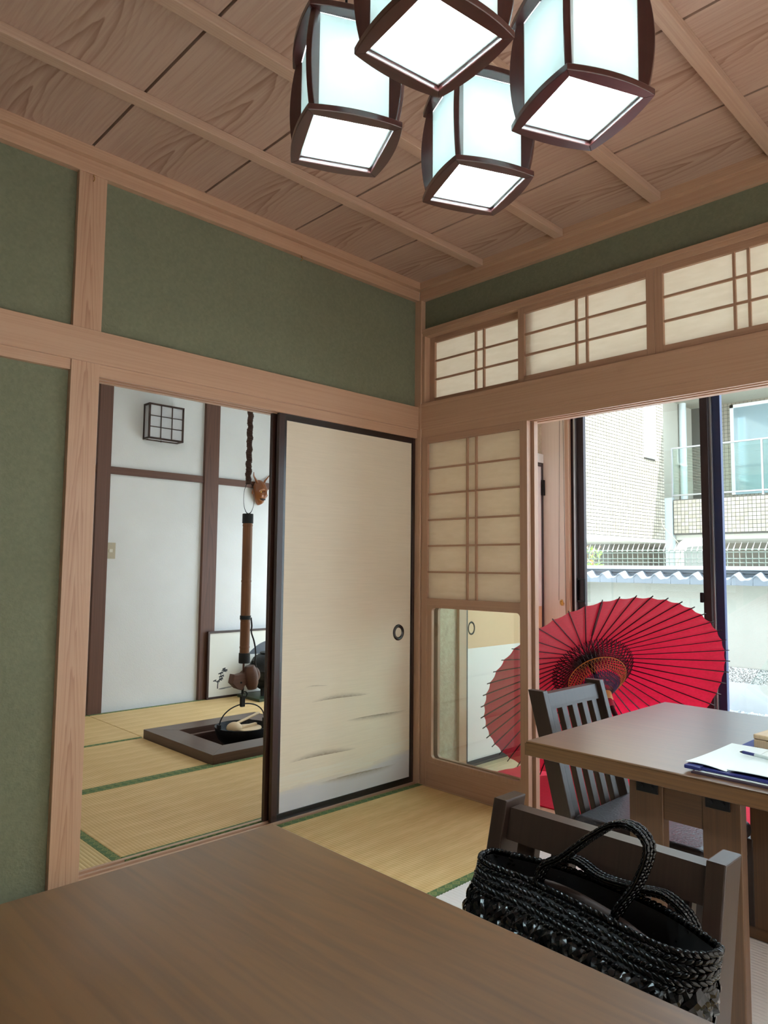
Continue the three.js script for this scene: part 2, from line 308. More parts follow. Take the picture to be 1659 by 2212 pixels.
function shoji(n, label, z0, z1, x0) {
  const t = struct('door_' + n, label, 'shoji'), x1 = x0 + 0.029, s = 0.040, yt = 1.762;
  mesh('stile', B(x0, x1, 0.0, yt, z0, z0 + s, 1, 0.001), M.shojiWood, t); mesh('stile', B(x0, x1, 0.0, yt, z1 - s, z1, 1, 0.001), M.shojiWood, t);
  const a = z0 + s, b = z1 - s;
  mesh('top_rail', B(x0 + 0.001, x1 - 0.001, 1.726, yt, a, b, 2, 0.001), M.shojiWood, t);
  mesh('middle_rail', B(x0 + 0.001, x1 - 0.001, 0.893, 0.930, a, b, 2, 0.001), M.shojiWood, t);
  mesh('bottom_rail', B(x0 + 0.001, x1 - 0.001, 0.0, 0.118, a, b, 2, 0.001), M.shojiWood, t);
  const c = (a + b) / 2, zs = [a, c - 0.028, c + 0.028, b], k = 0.0045, y0 = 0.930, y1 = 1.726, dy = (y1 - y0) / 6;
  for (const z of [zs[1], zs[2]]) mesh('muntin', B(x0 + 0.003, x0 + 0.015, y0, y1, z - k, z + k, 1, 0), M.shojiWood, t);
  for (let j = 1; j < 6; j++) mesh('muntin', B(x0 + 0.0045, x0 + 0.014, y0 + j * dy - k, y0 + j * dy + k, a, b, 2, 0), M.shojiWood, t);
  for (let i = 0; i < 3; i++) for (let j = 0; j < 6; j++) mesh('paper_pane', B(x0 + 0.0145, x0 + 0.0152, y0 + j * dy, y0 + (j + 1) * dy, zs[i], zs[i + 1], 2, 0), M.paper, t);
  // framed glass in the lower half, opening with rounded corners
  const sh = new THREE.Shape(), A = [-b, 0.118], C = [-a, 0.893]; sh.moveTo(A[0], A[1]); sh.lineTo(C[0], A[1]); sh.lineTo(C[0], C[1]); sh.lineTo(A[0], C[1]); sh.closePath();
  const h = new THREE.Path(), p = [-b + 0.003, 0.136], q = [-a - 0.030, 0.884], r = 0.022;
  h.moveTo(p[0] + r, p[1]); h.lineTo(q[0] - r, p[1]); h.absarc(q[0] - r, p[1] + r, r, -Math.PI / 2, 0); h.lineTo(q[0], q[1] - r); h.absarc(q[0] - r, q[1] - r, r, 0, Math.PI / 2);
  h.lineTo(p[0] + r, q[1]); h.absarc(p[0] + r, q[1] - r, r, Math.PI / 2, Math.PI); h.lineTo(p[0], p[1] + r); h.absarc(p[0] + r, p[1] + r, r, Math.PI, 1.5 * Math.PI);
  sh.holes.push(h);
  const g = new THREE.ExtrudeGeometry(sh, { depth: 0.014, bevelEnabled: true, bevelThickness: 0.003, bevelSize: 0.002, bevelSegments: 2, curveSegments: 8 }).toNonIndexed();
  g.rotateY(Math.PI / 2); g.translate(x0 + 0.006, 0, 0);          // shape x -> -z, extrusion -> +x
  mesh('glass_frame', metric(g, 1), M.shojiWood, t);
  mesh('glass_pane', B(x0 + 0.016, x0 + 0.019, 0.125, 0.890, a + 0.004, b - 0.0005, 2, 0), M.glass, t);
}
shoji(1, 'front shoji door beside the room corner with glass lower half', 0.020, 0.672, 0.002);
shoji(2, 'rear shoji door stacked behind the front one at the corner', 0.028, 0.686, 0.040);

// ------------------------------------------------------------------ sliding paper doors on the left wall
const fusumaPaper = (() => {
  const w = 1024, h = 2048, cv = document.createElement('canvas'); cv.width = w; cv.height = h;
  const c = cv.getContext('2d'), img = c.createImageData(w, h);
  // brushed mist: [left u, right u, height v of the sharp edge, which side the brush dragged to, thickness]
  const strokes = [[0.21, 0.65, 0.262, 1, 0.017], [0.47, 0.97, 0.199, -1, 0.017], [0.06, 0.55, 0.119, 1, 0.020], [0.28, 0.88, 0.050, -1, 0.020], [0.16, 0.33, 0.303, 1, 0.003]];
  for (let j = 0; j < h; j++) for (let i = 0; i < w; i++) {
    const u = i / w, v = 1 - j / h;
    const th = fbm(u, v, 8, 600, 2) - 0.5, mot = fbm(u, v, 5, 8, 3) - 0.5;
    let col = [230 + 8 * th + 4 * mot, 217 + 8 * th + 4 * mot, 194 + 8 * th + 4 * mot];
    // printed water at the foot: pale grey blue herringbone weave with a brushed upper outline
    const edge = 0.052 + 0.026 * u + 0.006 * Math.sin(7 * u + 1) + 0.010 * (fbm(u, v, 14, 220, 2) - 0.5);
    if (v < edge) { const wv = 0.5 + 0.5 * Math.sin(2 * Math.PI * (u * 90 + 3 * Math.abs(((v * 260) % 1) - 0.5))); col = lerpC(col, [196, 198, 208], (0.55 + 0.3 * wv) * sstep(0, 0.03, edge - v + 0.008)); }
    else if (v < edge + 0.03) col = lerpC(col, [232, 230, 218], 0.5 * fbm(u, v, 10, 300, 2));
    for (const [p, q, y, dir, t] of strokes) {
      const f = (u - p) / (q - p); if (f <= 0 || f >= 1) continue;
      const lens = Math.pow(Math.sin(Math.PI * f), 0.8), d = (v - y - 0.0015 * Math.sin(5 * f)) * dir / (t * (0.25 + 0.75 * lens));
      if (d >= 0 && d < 1) col = lerpC(col, [136, 120, 98], clamp(0.85 * lens * Math.pow(1 - d, 1.8) * (0.8 + 0.5 * (fbm(u, v, 60, 300, 2) - 0.4))));
    }
    const k = (j * w + i) * 4; img.data[k] = col[0]; img.data[k + 1] = col[1]; img.data[k + 2] = col[2]; img.data[k + 3] = 255;
  }
  c.putImageData(img, 0, 0);
  const t = new THREE.CanvasTexture(cv); t.colorSpace = THREE.SRGBColorSpace; return t;
})();
M.fusuma = T(fusumaPaper, 0.8);
function fusuma(n, label, x0, x1, zf) {
  const t = struct('door_' + n, label, 'fusuma'), zb = zf - 0.019, yt = 1.762, s = 0.030, b = 0.012;
  for (const [a, q] of [[x0, x0 + s], [x1 - 0.014, x1]]) mesh('stile', B(a, q, 0.0, yt, zb, zf + 0.001, 1, 0.002), M.stile, t);
  mesh('top_rail', B(x0 + s, x1 - 0.014, yt - 0.030, yt, zb, zf, 0, 0.001), M.lacquer, t);
  mesh('bottom_rail', B(x0 + s, x1 - 0.014, 0.0, 0.030, zb, zf, 0, 0.001), M.lacquer, t);
  mesh('bead', [B(x0 + s, x0 + s + b, 0.03, yt - 0.03, zb + 0.002, zf - 0.001, 1, 0), B(x1 - 0.014 - b, x1 - 0.014, 0.03, yt - 0.03, zb + 0.002, zf - 0.001, 1, 0)], M.lacquer, t);
  const px0 = x0 + s + b - 0.001, px1 = x1 - 0.014 - b + 0.001, g = new THREE.BoxGeometry(px1 - px0, yt - 0.058, 0.015).toNonIndexed();
  g.translate((px0 + px1) / 2, yt / 2, (zb + zf) / 2 - 0.001);
  const p = g.attributes.position, uv = g.attributes.uv; for (let i = 0; i < p.count; i++) uv.setXY(i, (p.getX(i) - px0) / (px1 - px0), (p.getY(i) - 0.029) / (yt - 0.058));
  mesh('paper_panel', g, M.fusuma, t);
  const pull = mesh('finger_pull', lathe([[0.0005, -0.008], [0.019, -0.008], [0.022, -0.004], [0.024, 0.001], [0.030, 0.004], [0.036, 0.003], [0.038, -0.002], [0.038, -0.006]], 32).rotateX(Math.PI / 2).scale(1, 1.06, 1).translate(x1 - 0.112, 0.757, zf), M.lacquer, t);
  pull.userData.label = 'dark round recessed finger pull';
  return t;
}
fusuma(3, 'front cream paper sliding door with dark frame and mist print', -0.877, -0.004, -0.022);
fusuma(4, 'rear cream paper sliding door almost hidden behind the front one', -0.888, -0.006, -0.057);

// ------------------------------------------------------------------ room with the hearth beyond the doorway
const wallHB = struct('wall_hearth_back', 'white plaster wall with dark timber behind the hearth', 'wall');
mesh('plaster', B(-2.6, 1.54, -0.05, 2.78, -2.80, -2.722, 0, 0), M.plaster, wallHB);
for (const [a, b] of [[-0.588, -0.486], [0.300, 0.432], [1.43, 1.535]]) mesh('timber_post', B(a, b, -0.02, 2.75, -2.79, -2.690, 1, 0.003), M.darkWood, wallHB);
for (const [a, b] of [[-0.487, 0.301], [0.431, 1.431], [-2.6, -0.587]]) mesh('timber_rail', B(a, b, 1.762, 1.818, -2.76, -2.704, 0, 0.002), M.darkWood, wallHB);
const wallHW = struct('wall_hearth_west', 'white plaster side wall of the hearth room out of view', 'wall');
mesh('plaster', B(-2.7, -2.6, -0.2, 2.80, -2.8, -0.08, 2, 0), M.plaster, wallHW);
const wallHE = struct('wall_hearth_east', 'white plaster side wall of the hearth room with a tall garden window', 'wall');
mesh('plaster', [B(1.54, 1.64, -0.2, 0.0, -2.8, -0.1, 2, 0), B(1.54, 1.64, 1.95, 2.8, -2.8, -0.1, 2, 0), B(1.54, 1.64, 0.0, 1.95, -2.8, -2.66, 2, 0), B(1.54, 1.64, 0.0, 1.95, -0.22, -0.1, 2, 0)], M.plaster, wallHE);
mesh('window_frame', [B(1.56, 1.60, 0.0, 1.95, -2.66, -2.62, 1, 0), B(1.56, 1.60, 0.0, 1.95, -1.46, -1.42, 1, 0), B(1.56, 1.60, 0.0, 1.95, -0.26, -0.22, 1, 0), B(1.56, 1.60, 0.0, 0.05, -2.62, -0.26, 2, 0), B(1.56, 1.60, 1.9, 1.95, -2.62, -0.26, 2, 0)], M.bronzeSash, wallHE);
mesh('window_pane', [B(1.578, 1.582, 0.05, 1.9, -2.62, -1.46, 2, 0), B(1.578, 1.582, 0.05, 1.9, -1.42, -0.26, 2, 0)], M.glass, wallHE);
const ceilH = struct('ceiling', 'dark board ceiling of the hearth room out of view', 'ceiling');
mesh('boards', B(-2.7, 1.64, 2.75, 2.82, -2.8, -0.08, 0, 0), M.plaster, ceilH);

// ------------------------------------------------------------------ veranda
const wallV = struct('wall_veranda', 'rough beige plaster end wall of the veranda', 'wall');
mesh('plaster', [B(0.10, 0.372, -0.04, 2.75, -0.09, -0.048, 1, 0), B(0.37, 1.30, 1.822, 2.75, -0.09, -0.05, 0, 0)], M.beigePlaster, wallV);
mesh('post', B(0.370, 0.434, -0.04, 1.83, -0.09, -0.030, 1, 0.002), M.hinoki, wallV);
mesh('lintel', B(0.434, 1.222, 1.766, 1.824, -0.09, -0.036, 0, 0.002), M.white, wallV);
M.palePost = T(woodTex([216, 196, 180], [192, 166, 148], { arch: 0.15, fine: 0.45 }), 0.5);
mesh('corner_post', B(1.222, 1.36, -0.04, 2.75, -0.09, 0.122, 1, 0.003), M.palePost, wallV);
mesh('edge_trim', B(1.215, 1.30, -0.04, 2.3, 0.1225, 0.148, 1, 0.002), M.shojiWood, wallV);
const d5 = struct('door_5', 'white veranda cupboard door with a peach band', 'door');
mesh('panel', [B(0.452, 1.205, 0.0, 0.632, -0.075, -0.044, 1, 0), B(0.452, 1.205, 0.848, 1.75, -0.075, -0.044, 1, 0)], S(0xf6eeec, 0.7), d5);
mesh('peach_band', B(0.452, 1.205, 0.632, 0.848, -0.075, -0.0438, 0, 0), S(0xe6bd98, 0.7), d5);
M.greyFrame = S(0x453c40, 0.5);
for (const [a, b, c, d] of [[0.438, 0.454, -0.02, 1.764], [1.203, 1.219, -0.02, 1.764], [0.454, 1.203, -0.02, 0.012], [0.454, 1.203, 1.742, 1.764]]) mesh('frame', B(a, b, c, d, -0.078, -0.038, null, 0.001), M.greyFrame, d5);
mesh('finger_pull', lathe([[0.0005, -0.006], [0.018, -0.006], [0.022, -0.001], [0.026, 0.003], [0.030, 0.002], [0.031, -0.004]], 28).rotateX(Math.PI / 2).scale(1, 1.25, 1).translate(0.492, 0.745, -0.043), M.blackMetal, d5);
mesh('hinge', B(1.196, 1.224, 1.555, 1.655, -0.042, -0.026, 1, 0.003), M.blackMetal, d5);

const ceilV = struct('ceiling', 'plain plaster ceiling of the veranda out of view', 'ceiling');
mesh('boards', B(0.08, 1.40, 2.50, 2.56, -0.09, 3.3, 2, 0), M.plaster, ceilV);
const wallW = struct('wall_veranda_outer', 'outer wall strip above the tall garden windows out of view', 'wall');
mesh('head', B(1.25, 1.40, 2.42, 2.75, -0.09, 3.3, 2, 0), M.beigePlaster, wallW);
mesh('transom_glass', B(1.30, 1.304, 2.165, 2.42, 0.168, 3.3, 2, 0), M.glass, wallW);
const eave = struct('roof_eave', 'tiled roof and deep eave over the veranda out of view', 'roof');
mesh('soffit', B(-3.8, 1.72, 2.84, 2.92, -3.0, 3.65, 2, 0), M.hinoki, eave);

function sash(n, label, z0, z1, x, top, matS, edge) {             // tall sliding glass sash
  const t = struct('window_' + n, label, 'window'), w = edge;
  mesh('stile', B(x, x + 0.032, -0.01, top, z0, z0 + w[0], 1, 0.002), matS[0], t);
  mesh('stile', B(x, x + 0.032, -0.01, top, z1 - w[1], z1, 1, 0.002), matS[1], t);
  mesh('rail', B(x + 0.002, x + 0.03, -0.01, 0.07, z0 + w[0], z1 - w[1], 2, 0.002), M.bronzeSash, t);
  mesh('rail', B(x + 0.002, x + 0.03, top - 0.05, top, z0 + w[0], z1 - w[1], 2, 0.002), M.bronzeSash, t);
  mesh('glass_pane', B(x + 0.014, x + 0.018, 0.06, top - 0.04, z0 + w[0] - 0.005, z1 - w[1] + 0.005, 2, 0), M.glass, t);
  return t;
}
const jamb = struct('trim_8', 'dark window jamb with a pale aluminium strip at the veranda corner', 'jamb');
mesh('jamb', B(1.245, 1.36, -0.03, 2.17, 0.149, 0.168, 1, 0.001), M.bronzeSash, jamb);
mesh('strip', B(1.242, 1.35, -0.03, 2.17, 0.168, 0.180, 1, 0.001), M.alu, jamb);
mesh('head', B(1.245, 1.36, 2.13, 2.165, 0.168, 3.3, 2, 0.001), M.bronzeSash, jamb);
mesh('sill', B(1.235, 1.40, -0.05, -0.012, 0.168, 3.3, 2, 0.001), M.bronzeSash, jamb);
const w5 = sash(5, 'left sliding glass sash with a black pull beside the corner post', 0.180, 0.988, 1.262, 2.135, [M.bronzeSash, M.bronzeSash], [0.047, 0.042]);
mesh('pull', [B(1.245, 1.262, 0.882, 0.892, 0.178, 0.236, 2, 0.001), B(1.245, 1.262, 1.018, 1.028, 0.178, 0.236, 2, 0.001), B(1.245, 1.262, 0.882, 1.028, 0.228, 0.238, 1, 0.001), B(1.245, 1.262, 0.882, 1.028, 0.178, 0.186, 1, 0.001)], M.blackMetal, w5);
mesh('latch', B(1.250, 1.263, 0.91, 0.965, 0.930, 0.948, 1, 0.004), M.blackMetal, w5);
const w6 = sash(6, 'second glass sash with a dark blue edge right of the red parasol', 0.985, 1.99, 1.305, 2.135, [M.navySash, M.bronzeSash], [0.055, 0.05]);
mesh('edge_strip', B(1.288, 1.306, -0.01, 2.13, 0.9885, 0.998, 1, 0.001), M.alu, w6);
sash(7, 'third glass sash beyond the right edge of the photo', 1.95, 2.64, 1.262, 2.135, [M.bronzeSash, M.bronzeSash], [0.05, 0.05]);
sash(8, 'fourth glass sash beyond the right edge of the photo', 2.60, 3.29, 1.305, 2.135, [M.bronzeSash, M.bronzeSash], [0.05, 0.05]);

const cord = thing('blind_cord', 'thin looped blind cord hanging on the veranda corner post', 'cord', [1.214, 0.86, 0.0]);
mesh('cord', [cyl([0, 1.45, 0.092], [0, 0.03, 0.074], 0.0012, 0.0012, 6), cyl([0.0, 1.45, 0.111], [0, -0.6, 0.128], 0.0012, 0.0012, 6)], S(0x4a3a30, 0.8), cord);
const hook = thing('wall_hook', 'small brass hook screwed to the veranda corner post', 'hook', [1.222, 0.875, 0.088]);
mesh('plate', lathe([[0.0005, 0.002], [0.012, 0.002], [0.013, 0]], 20).rotateZ(Math.PI / 2).scale(1, 1.5, 1), M.brass, hook);
mesh('prong', tube([[-0.002, 0.008, 0], [-0.018, 0.004, 0.004], [-0.024, -0.010, 0.012], [-0.018, -0.016, 0.022], [-0.014, 0.0, 0.026]], 0.0022, 20, 8), M.brass, hook);

// rest of the room, behind and beside the camera
const wallWest = struct('wall_west', 'olive plaster wall left of the camera out of view', 'wall');
mesh('plaster', B(-3.7, -3.6, -0.2, 2.7, -0.1, 3.3, 2, 0), M.green, wallWest);
const SZ = 3.3;
const wallSouth = struct('wall_south', 'wall of sunlit paper shoji behind the camera out of view', 'wall');
mesh('plaster', [B(-3.7, 1.4, 2.1, 2.9, SZ, SZ + 0.1, 0, 0), B(-3.7, 1.4, -0.4, 0.02, SZ, SZ + 0.1, 0, 0), B(-0.02, 1.4, 0.02, 2.1, SZ, SZ + 0.1, 0, 0)], M.plaster, wallSouth);
for (let k = 0; k < 4; k++) { const x = -3.6 + k * 0.895; mesh('shoji_frame', [B(x, x + 0.03, 0.02, 2.1, SZ + 0.02, SZ + 0.05, 1, 0), B(x + 0.865, x + 0.895, 0.02, 2.1, SZ + 0.02, SZ + 0.05, 1, 0), B(x, x + 0.895, 0.02, 0.06, SZ + 0.02, SZ + 0.05, 0, 0), B(x, x + 0.895, 2.06, 2.1, SZ + 0.02, SZ + 0.05, 0, 0)], M.shojiWood, wallSouth); mesh('shoji_paper', B(x + 0.03, x + 0.865, 0.06, 2.06, SZ + 0.034, SZ + 0.035, 0, 0), M.thickPaper, wallSouth); }

// ------------------------------------------------------------------ pendant lanterns
M.acrylic = new THREE.MeshPhysicalMaterial({ color: 0xeef4f2, roughness: 0.95, transmission: 0.22, thickness: 0 });
const LAMP = new THREE.Color().setRGB(0.78, 1.0, 1.08), LAMP_CD = 0.9;
M.bulb = new THREE.MeshPhysicalMaterial({ color: 0xffffff, roughness: 0.5, emissive: LAMP, emissiveIntensity: 2 });
function bowedStrip(len, w0, w1, t, n = 14) {                     // flat board along x: straight inner edge, outer edge bowed from w0 at the ends to w1 in the middle
  const s = new THREE.Shape(); s.moveTo(-len / 2, 0); s.lineTo(len / 2, 0);
  for (let i = 0; i <= n; i++) { const k = 1 - 2 * i / n; s.lineTo(k * len / 2, w0 + (w1 - w0) * (1 - k * k)); }
  s.closePath();
  const g = new THREE.ExtrudeGeometry(s, { depth: t - 0.004, bevelEnabled: true, bevelThickness: 0.002, bevelSize: 0.0015, bevelSegments: 2 });
  g.translate(0, 0, -(t - 0.004) / 2); return g;
}
const LH = 0.225, LA = 0.160;                                    // frame height, shade width
function lantern() {
  const t = new THREE.Group(), hw = LA / 2, D = 0.0945;
  const board = () => { const sh = new THREE.Shape(), n = 14; sh.moveTo(-hw, hw); sh.lineTo(hw, hw); sh.lineTo(D, D); for (let i = 1; i < n; i++) { const k = 1 - 2 * i / n; sh.lineTo(k * D, D + 0.011 * (1 - k * k)); } sh.lineTo(-D, D); sh.closePath();
    const g = new THREE.ExtrudeGeometry(sh, { depth: 0.010, bevelEnabled: true, bevelThickness: 0.0015, bevelSize: 0.0008, bevelOffset: -0.0008, bevelSegments: 1 }); g.rotateX(Math.PI / 2); return g.index ? g.toNonIndexed() : g; };
  for (const y of [0.0115, LH - 0.0015]) for (let k = 0; k < 4; k++) mesh(y < 0.1 ? 'bottom_frame' : 'top_frame', metric(board().rotateY(k * Math.PI / 2).translate(0, y, 0), k % 2 ? 2 : 0), M.lampWood, t);
  for (let k = 0; k < 4; k++) {                                  // corner fins bowed outward, set on the diagonals
    const g = bowedStrip(LH - 0.024, 0.013, 0.027, 0.013); g.rotateZ(Math.PI / 2); g.scale(-1, 1, 1);
    const q = g.clone(); { const i = q.index; if (i) for (let j = 0; j < i.count; j += 3) { const a = i.getX(j); i.setX(j, i.getX(j + 2)); i.setX(j + 2, a); } }
    q.translate(hw * Math.SQRT2 - 0.006, LH / 2, 0); q.rotateY(Math.PI / 4 + k * Math.PI / 2);
    const n = q.toNonIndexed(); n.computeVertexNormals();
    mesh('corner_post', metric(n, 1), M.lampWood, t);
    mesh('shade_panel', B(-hw + 0.002, hw - 0.002, 0.010, LH - 0.012, -0.0015, 0.0015, 1, 0).translate(0, 0, hw - 0.003).rotateY(k * Math.PI / 2), M.acrylic, t);
  }
  mesh('bulb', new THREE.SphereGeometry(0.026, 20, 14).translate(0, 0.135, 0), M.bulb, t);
  mesh('top_panel', B(-hw + 0.001, hw - 0.001, LH - 0.0045, LH - 0.002, -hw + 0.001, hw - 0.001, 0, 0), M.acrylic, t);
  mesh('socket', [cyl([0, 0.158, 0], [0, LH - 0.008, 0], 0.017), B(-hw, hw, LH - 0.012, LH - 0.006, -0.012, 0.012, 0, 0)], M.blackMetal, t);
  mesh('cord', cyl([0, LH - 0.01, 0], [0, CY - 1.95 - 0.02, 0], 0.003, 0.003, 8), M.blackMetal, t);
  mesh('ceiling_cup', lathe([[0.0005, -0.03], [0.03, -0.028], [0.045, -0.01], [0.047, 0]], 24).translate(0, CY - 1.95, 0), M.lampWood, t);
  return t;
}
const lantern0 = lantern();
[[-1.790, 1.457, 27, 'left lantern of the four, white shade in reddish wood frame'], [-1.871, 1.775, 8, 'nearest lantern, cut by the top edge of the photo'], [-1.541, 1.855, 24, 'right lantern of the four, white shade in dark frame'], [-1.464, 1.543, 25, 'lowest lantern in the photo, behind the nearest one']].forEach(([x, z, a, lab], i) => {
  const o = lantern0.clone(); o.name = numbered('pendant_lantern'); o.position.set(x, 1.95, z); o.rotation.y = -a * Math.PI / 180;
  o.userData = {}; tag(o, lab, 'lantern', 'square pendant lanterns under the ceiling'); scene.add(o);
  const l = new THREE.PointLight(LAMP, LAMP_CD); l.position.set(0, 0.135, 0); l.shadow.radius = 1.2; l.castShadow = true; o.add(l);
});

// ------------------------------------------------------------------ tables
function dining(name, label, x0, x1, z0, z1, h, grain, panels) {
  const t = thing(name, label, 'table');
  mesh('tabletop', B(x0, x1, h - 0.038, h, z0, z1, grain, 0.004), M.tableWood, t);
  mesh('edge_band', [B(x0 - 0.001, x1 + 0.001, h - 0.036, h - 0.006, z0 - 0.001, z0 + 0.006, 0, 0), B(x0 - 0.001, x1 + 0.001, h - 0.036, h - 0.006, z1 - 0.006, z1 + 0.001, 0, 0), B(x0 - 0.001, x0 + 0.006, h - 0.036, h - 0.006, z0, z1, 2, 0), B(x1 - 0.006, x1 + 0.001, h - 0.036, h - 0.006, z0, z1, 2, 0)], M.tableEdge, t);
  for (const [px, pz0, pz1] of panels) {
    const w = 0.082, y1 = h - 0.038;
    for (const [a, b] of [[pz0, pz0 + w], [pz1 - w, pz1]]) mesh('leg', B(px - 0.016, px + 0.016, 0.03, y1, a, b, 1, 0.003), M.legWood, t);
    mesh('cross_rail', B(px - 0.012, px + 0.014, y1 - 0.085, y1, pz0 + w, pz1 - w, 2, 0.001), M.legWood, t);
    mesh('foot_bar', B(px - 0.02, px + 0.02, 0.0, 0.035, pz0 - 0.09, pz1 + 0.09, 2, 0.003), M.legWood, t);
    const s = px < (x0 + x1) / 2 ? -1 : 1;
    for (const c of [pz0 + 0.045, pz1 - 0.048]) {
      const br = mesh('bracket', [B(px + s * 0.016, px + s * 0.020, y1 - 0.032, y1 - 0.002, c - 0.025, c + 0.027, 2, 0.001), B(px + s * 0.016, px + s * 0.035, y1 - 0.004, y1 - 0.0005, c - 0.025, c + 0.027, 2, 0)], M.blackMetal, t);
      for (const q of [-0.012, 0.013]) mesh('bolt', cyl([px + s * 0.018, y1 - 0.018, c + q], [px + s * 0.023, y1 - 0.018, c + q], 0.0042, 0.0036, 10), M.blackMetal, br);
    }
  }
  return t;
}
dining('dining_table', 'near brown wooden table filling the foreground, empty top', -2.745, -1.950, 1.482, 2.27, 0.64, 2, [[-2.03, 1.74, 1.99], [-2.66, 1.74, 1.99]]);
dining('dining_table', 'brown wooden table at the right with papers on it', -1.120, -0.305, 1.432, 2.21, 0.64, 2, [[-1.060, 1.694, 1.946], [-0.36, 1.72, 1.97]]);

// ------------------------------------------------------------------ low dining chairs (front towards +z of the chair)
function chair() {
  const t = new THREE.Group(), top = 0.692, sp = 0.178, lean = (y) => -0.20 - 0.27 * Math.max(0, y - 0.28) * (0.9 + 0.12 * y), W = 0.0135, SW = 0.022;
  const prof = (y0, y1, d0, d1, w, x) => {                        // leaning board between two heights, depth measured front to back
    const n = 6, sh = new THREE.Shape();
    for (let i = 0; i <= n; i++) { const y = mix(y0, y1, i / n); const z = lean(y) + d0; i ? sh.lineTo(z, y) : sh.moveTo(z, y); }
    for (let i = n; i >= 0; i--) { const y = mix(y0, y1, i / n); sh.lineTo(lean(y) - d1, y); }
    sh.closePath();
    const g = new THREE.ExtrudeGeometry(sh, { depth: 2 * w - 0.005, bevelEnabled: true, bevelThickness: 0.0025, bevelSize: 0.0025, bevelSegments: 2 });
    g.rotateY(-Math.PI / 2); g.translate(x + w - 0.0025, 0, 0);   // shape x -> z
    const q = g.index ? g.toNonIndexed() : g; return metric(q, 1);
  };
  for (const s of [-1, 1]) {
    mesh('back_post', prof(0.255, top, 0.026, 0.026, W, s * sp), M.chairWood, t);
    mesh('rear_leg', (() => { const g = new THREE.ExtrudeGeometry(new THREE.Shape([[-0.226, 0.27], [-0.174, 0.27], [-0.205, 0.0], [-0.245, 0.0]].map((p) => new THREE.Vector2(...p))), { depth: 2 * W, bevelEnabled: false }); g.rotateY(-Math.PI / 2); g.translate(s * sp + W, 0, 0); return metric(g.index ? g.toNonIndexed() : g, 1); })(), M.chairWood, t);
    mesh('front_leg', B(s * sp - 0.017, s * sp + 0.017, 0, 0.285, 0.175, 0.215, 1, 0.003), M.chairWood, t);
    mesh('side_rail', B(s * sp - 0.010, s * sp + 0.010, 0.235, 0.286, -0.19, 0.18, 2, 0.002), M.chairWood, t);
  }
  const rail = prof(top - 0.056, top - 0.012, 0.013, 0.010, sp - W, 0); mesh('top_rail', rail, M.chairWood, t);
  mesh('lower_rail', prof(0.262, 0.300, 0.012, 0.012, sp - W, 0), M.chairWood, t);
  for (let k = -2; k <= 2; k++) mesh('slat', prof(0.290, top - 0.050, 0.008, 0.008, 0.0165, k * 0.0635), M.chairWood, t);
  mesh('front_rail', B(-sp, sp, 0.235, 0.286, 0.178, 0.200, 0, 0.002), M.chairWood, t);
  // padded seat with soft edges
  const g = new RoundedBoxGeometry(0.372, 0.052, 0.40, 6, 0.024), p = g.attributes.position;
  for (let i = 0; i < p.count; i++) { const x = p.getX(i) / 0.186, z = p.getZ(i) / 0.2; if (p.getY(i) > 0) p.setY(i, p.getY(i) + 0.010 * (1 - x * x) * (1 - z * z)); }
  g.computeVertexNormals(); g.translate(0, 0.309, 0.012);
  mesh('seat_cushion', metric(g, 0), M.leather, t);
  return t;
}
const chair0 = chair();
function placeChair(o, lab, x, z, turn) { o.name = numbered('low_dining_chair'); o.userData = {}; o.position.set(x, 0, z); o.rotation.y = turn; tag(o, lab, 'chair', 'low dark dining chairs'); scene.add(o); }
placeChair(chair0, 'dark slatted chair in front of the red parasol at the far table', -0.540, 1.512, 0);
placeChair(chair0.clone(), 'dark slatted chair carrying the black woven tote bag', -1.975, 1.955, -Math.PI / 2);

const bench = thing('bench', 'dark maroon bench end under the far edge of the right table', 'bench', [0, 0, 0]);
M.maroon = T(woodTex([60, 33, 31], [42, 22, 22], { arch: 0.2, fine: 0.5 }), 0.5);
mesh('front_board', B(-0.205, -0.185, 0.02, 0.36, 1.68, 2.52, 2, 0.002), M.maroon, bench);
mesh('end_board', B(-0.205, 0.10, 0.005, 0.36, 1.68, 1.70, 1, 0.002), M.maroon, bench);
mesh('seat_board', B(-0.215, 0.12, 0.36, 0.385, 1.67, 2.53, 2, 0.004), M.maroon, bench);
mesh('plinth', B(-0.195, 0.09, 0.0, 0.02, 1.685, 2.51, 2, 0.001), M.blackMetal, bench);

// ------------------------------------------------------------------ things on the right table (top at 0.64)
const TY = 0.64;
function sheet(x0, x1, z0, z1, y, lift, th) {                     // thin sheet, slightly curled at its near edge
  const g = new THREE.BoxGeometry(x1 - x0, th, z1 - z0, 14, 1, 14), p = g.attributes.position;
  for (let i = 0; i < p.count; i++) { const u = p.getX(i) / (x1 - x0) + 0.5, v = p.getZ(i) / (z1 - z0) + 0.5; p.setY(i, p.getY(i) + lift * Math.pow(1 - u, 3) * (0.4 + 0.6 * Math.sin(3 * v + 0.6))); }
  g.computeVertexNormals(); g.translate((x0 + x1) / 2, y + th / 2, (z0 + z1) / 2); return metric(g, 2);
}
M.navyCover = S(0x2b2f66, 0.45); M.plumCover = S(0x3d2c36, 0.5); M.sheet = S(0xe6ece8, 0.6);
const folder = thing('menu_folder', 'lower dark menu folder in the stack on the right table', 'folder', [0, TY, 0]);
mesh('cover', sheet(-1.095, -0.80, 1.850, 2.10, 0.0, 0.0, 0.004), M.plumCover, folder); mesh('page', sheet(-1.088, -0.805, 1.855, 2.095, 0.004, 0.001, 0.002), M.sheet, folder);
const folder2 = thing('menu_folder', 'upper navy menu folder with a white sheet spread open on top', 'folder', [0, TY + 0.0075, 0]);
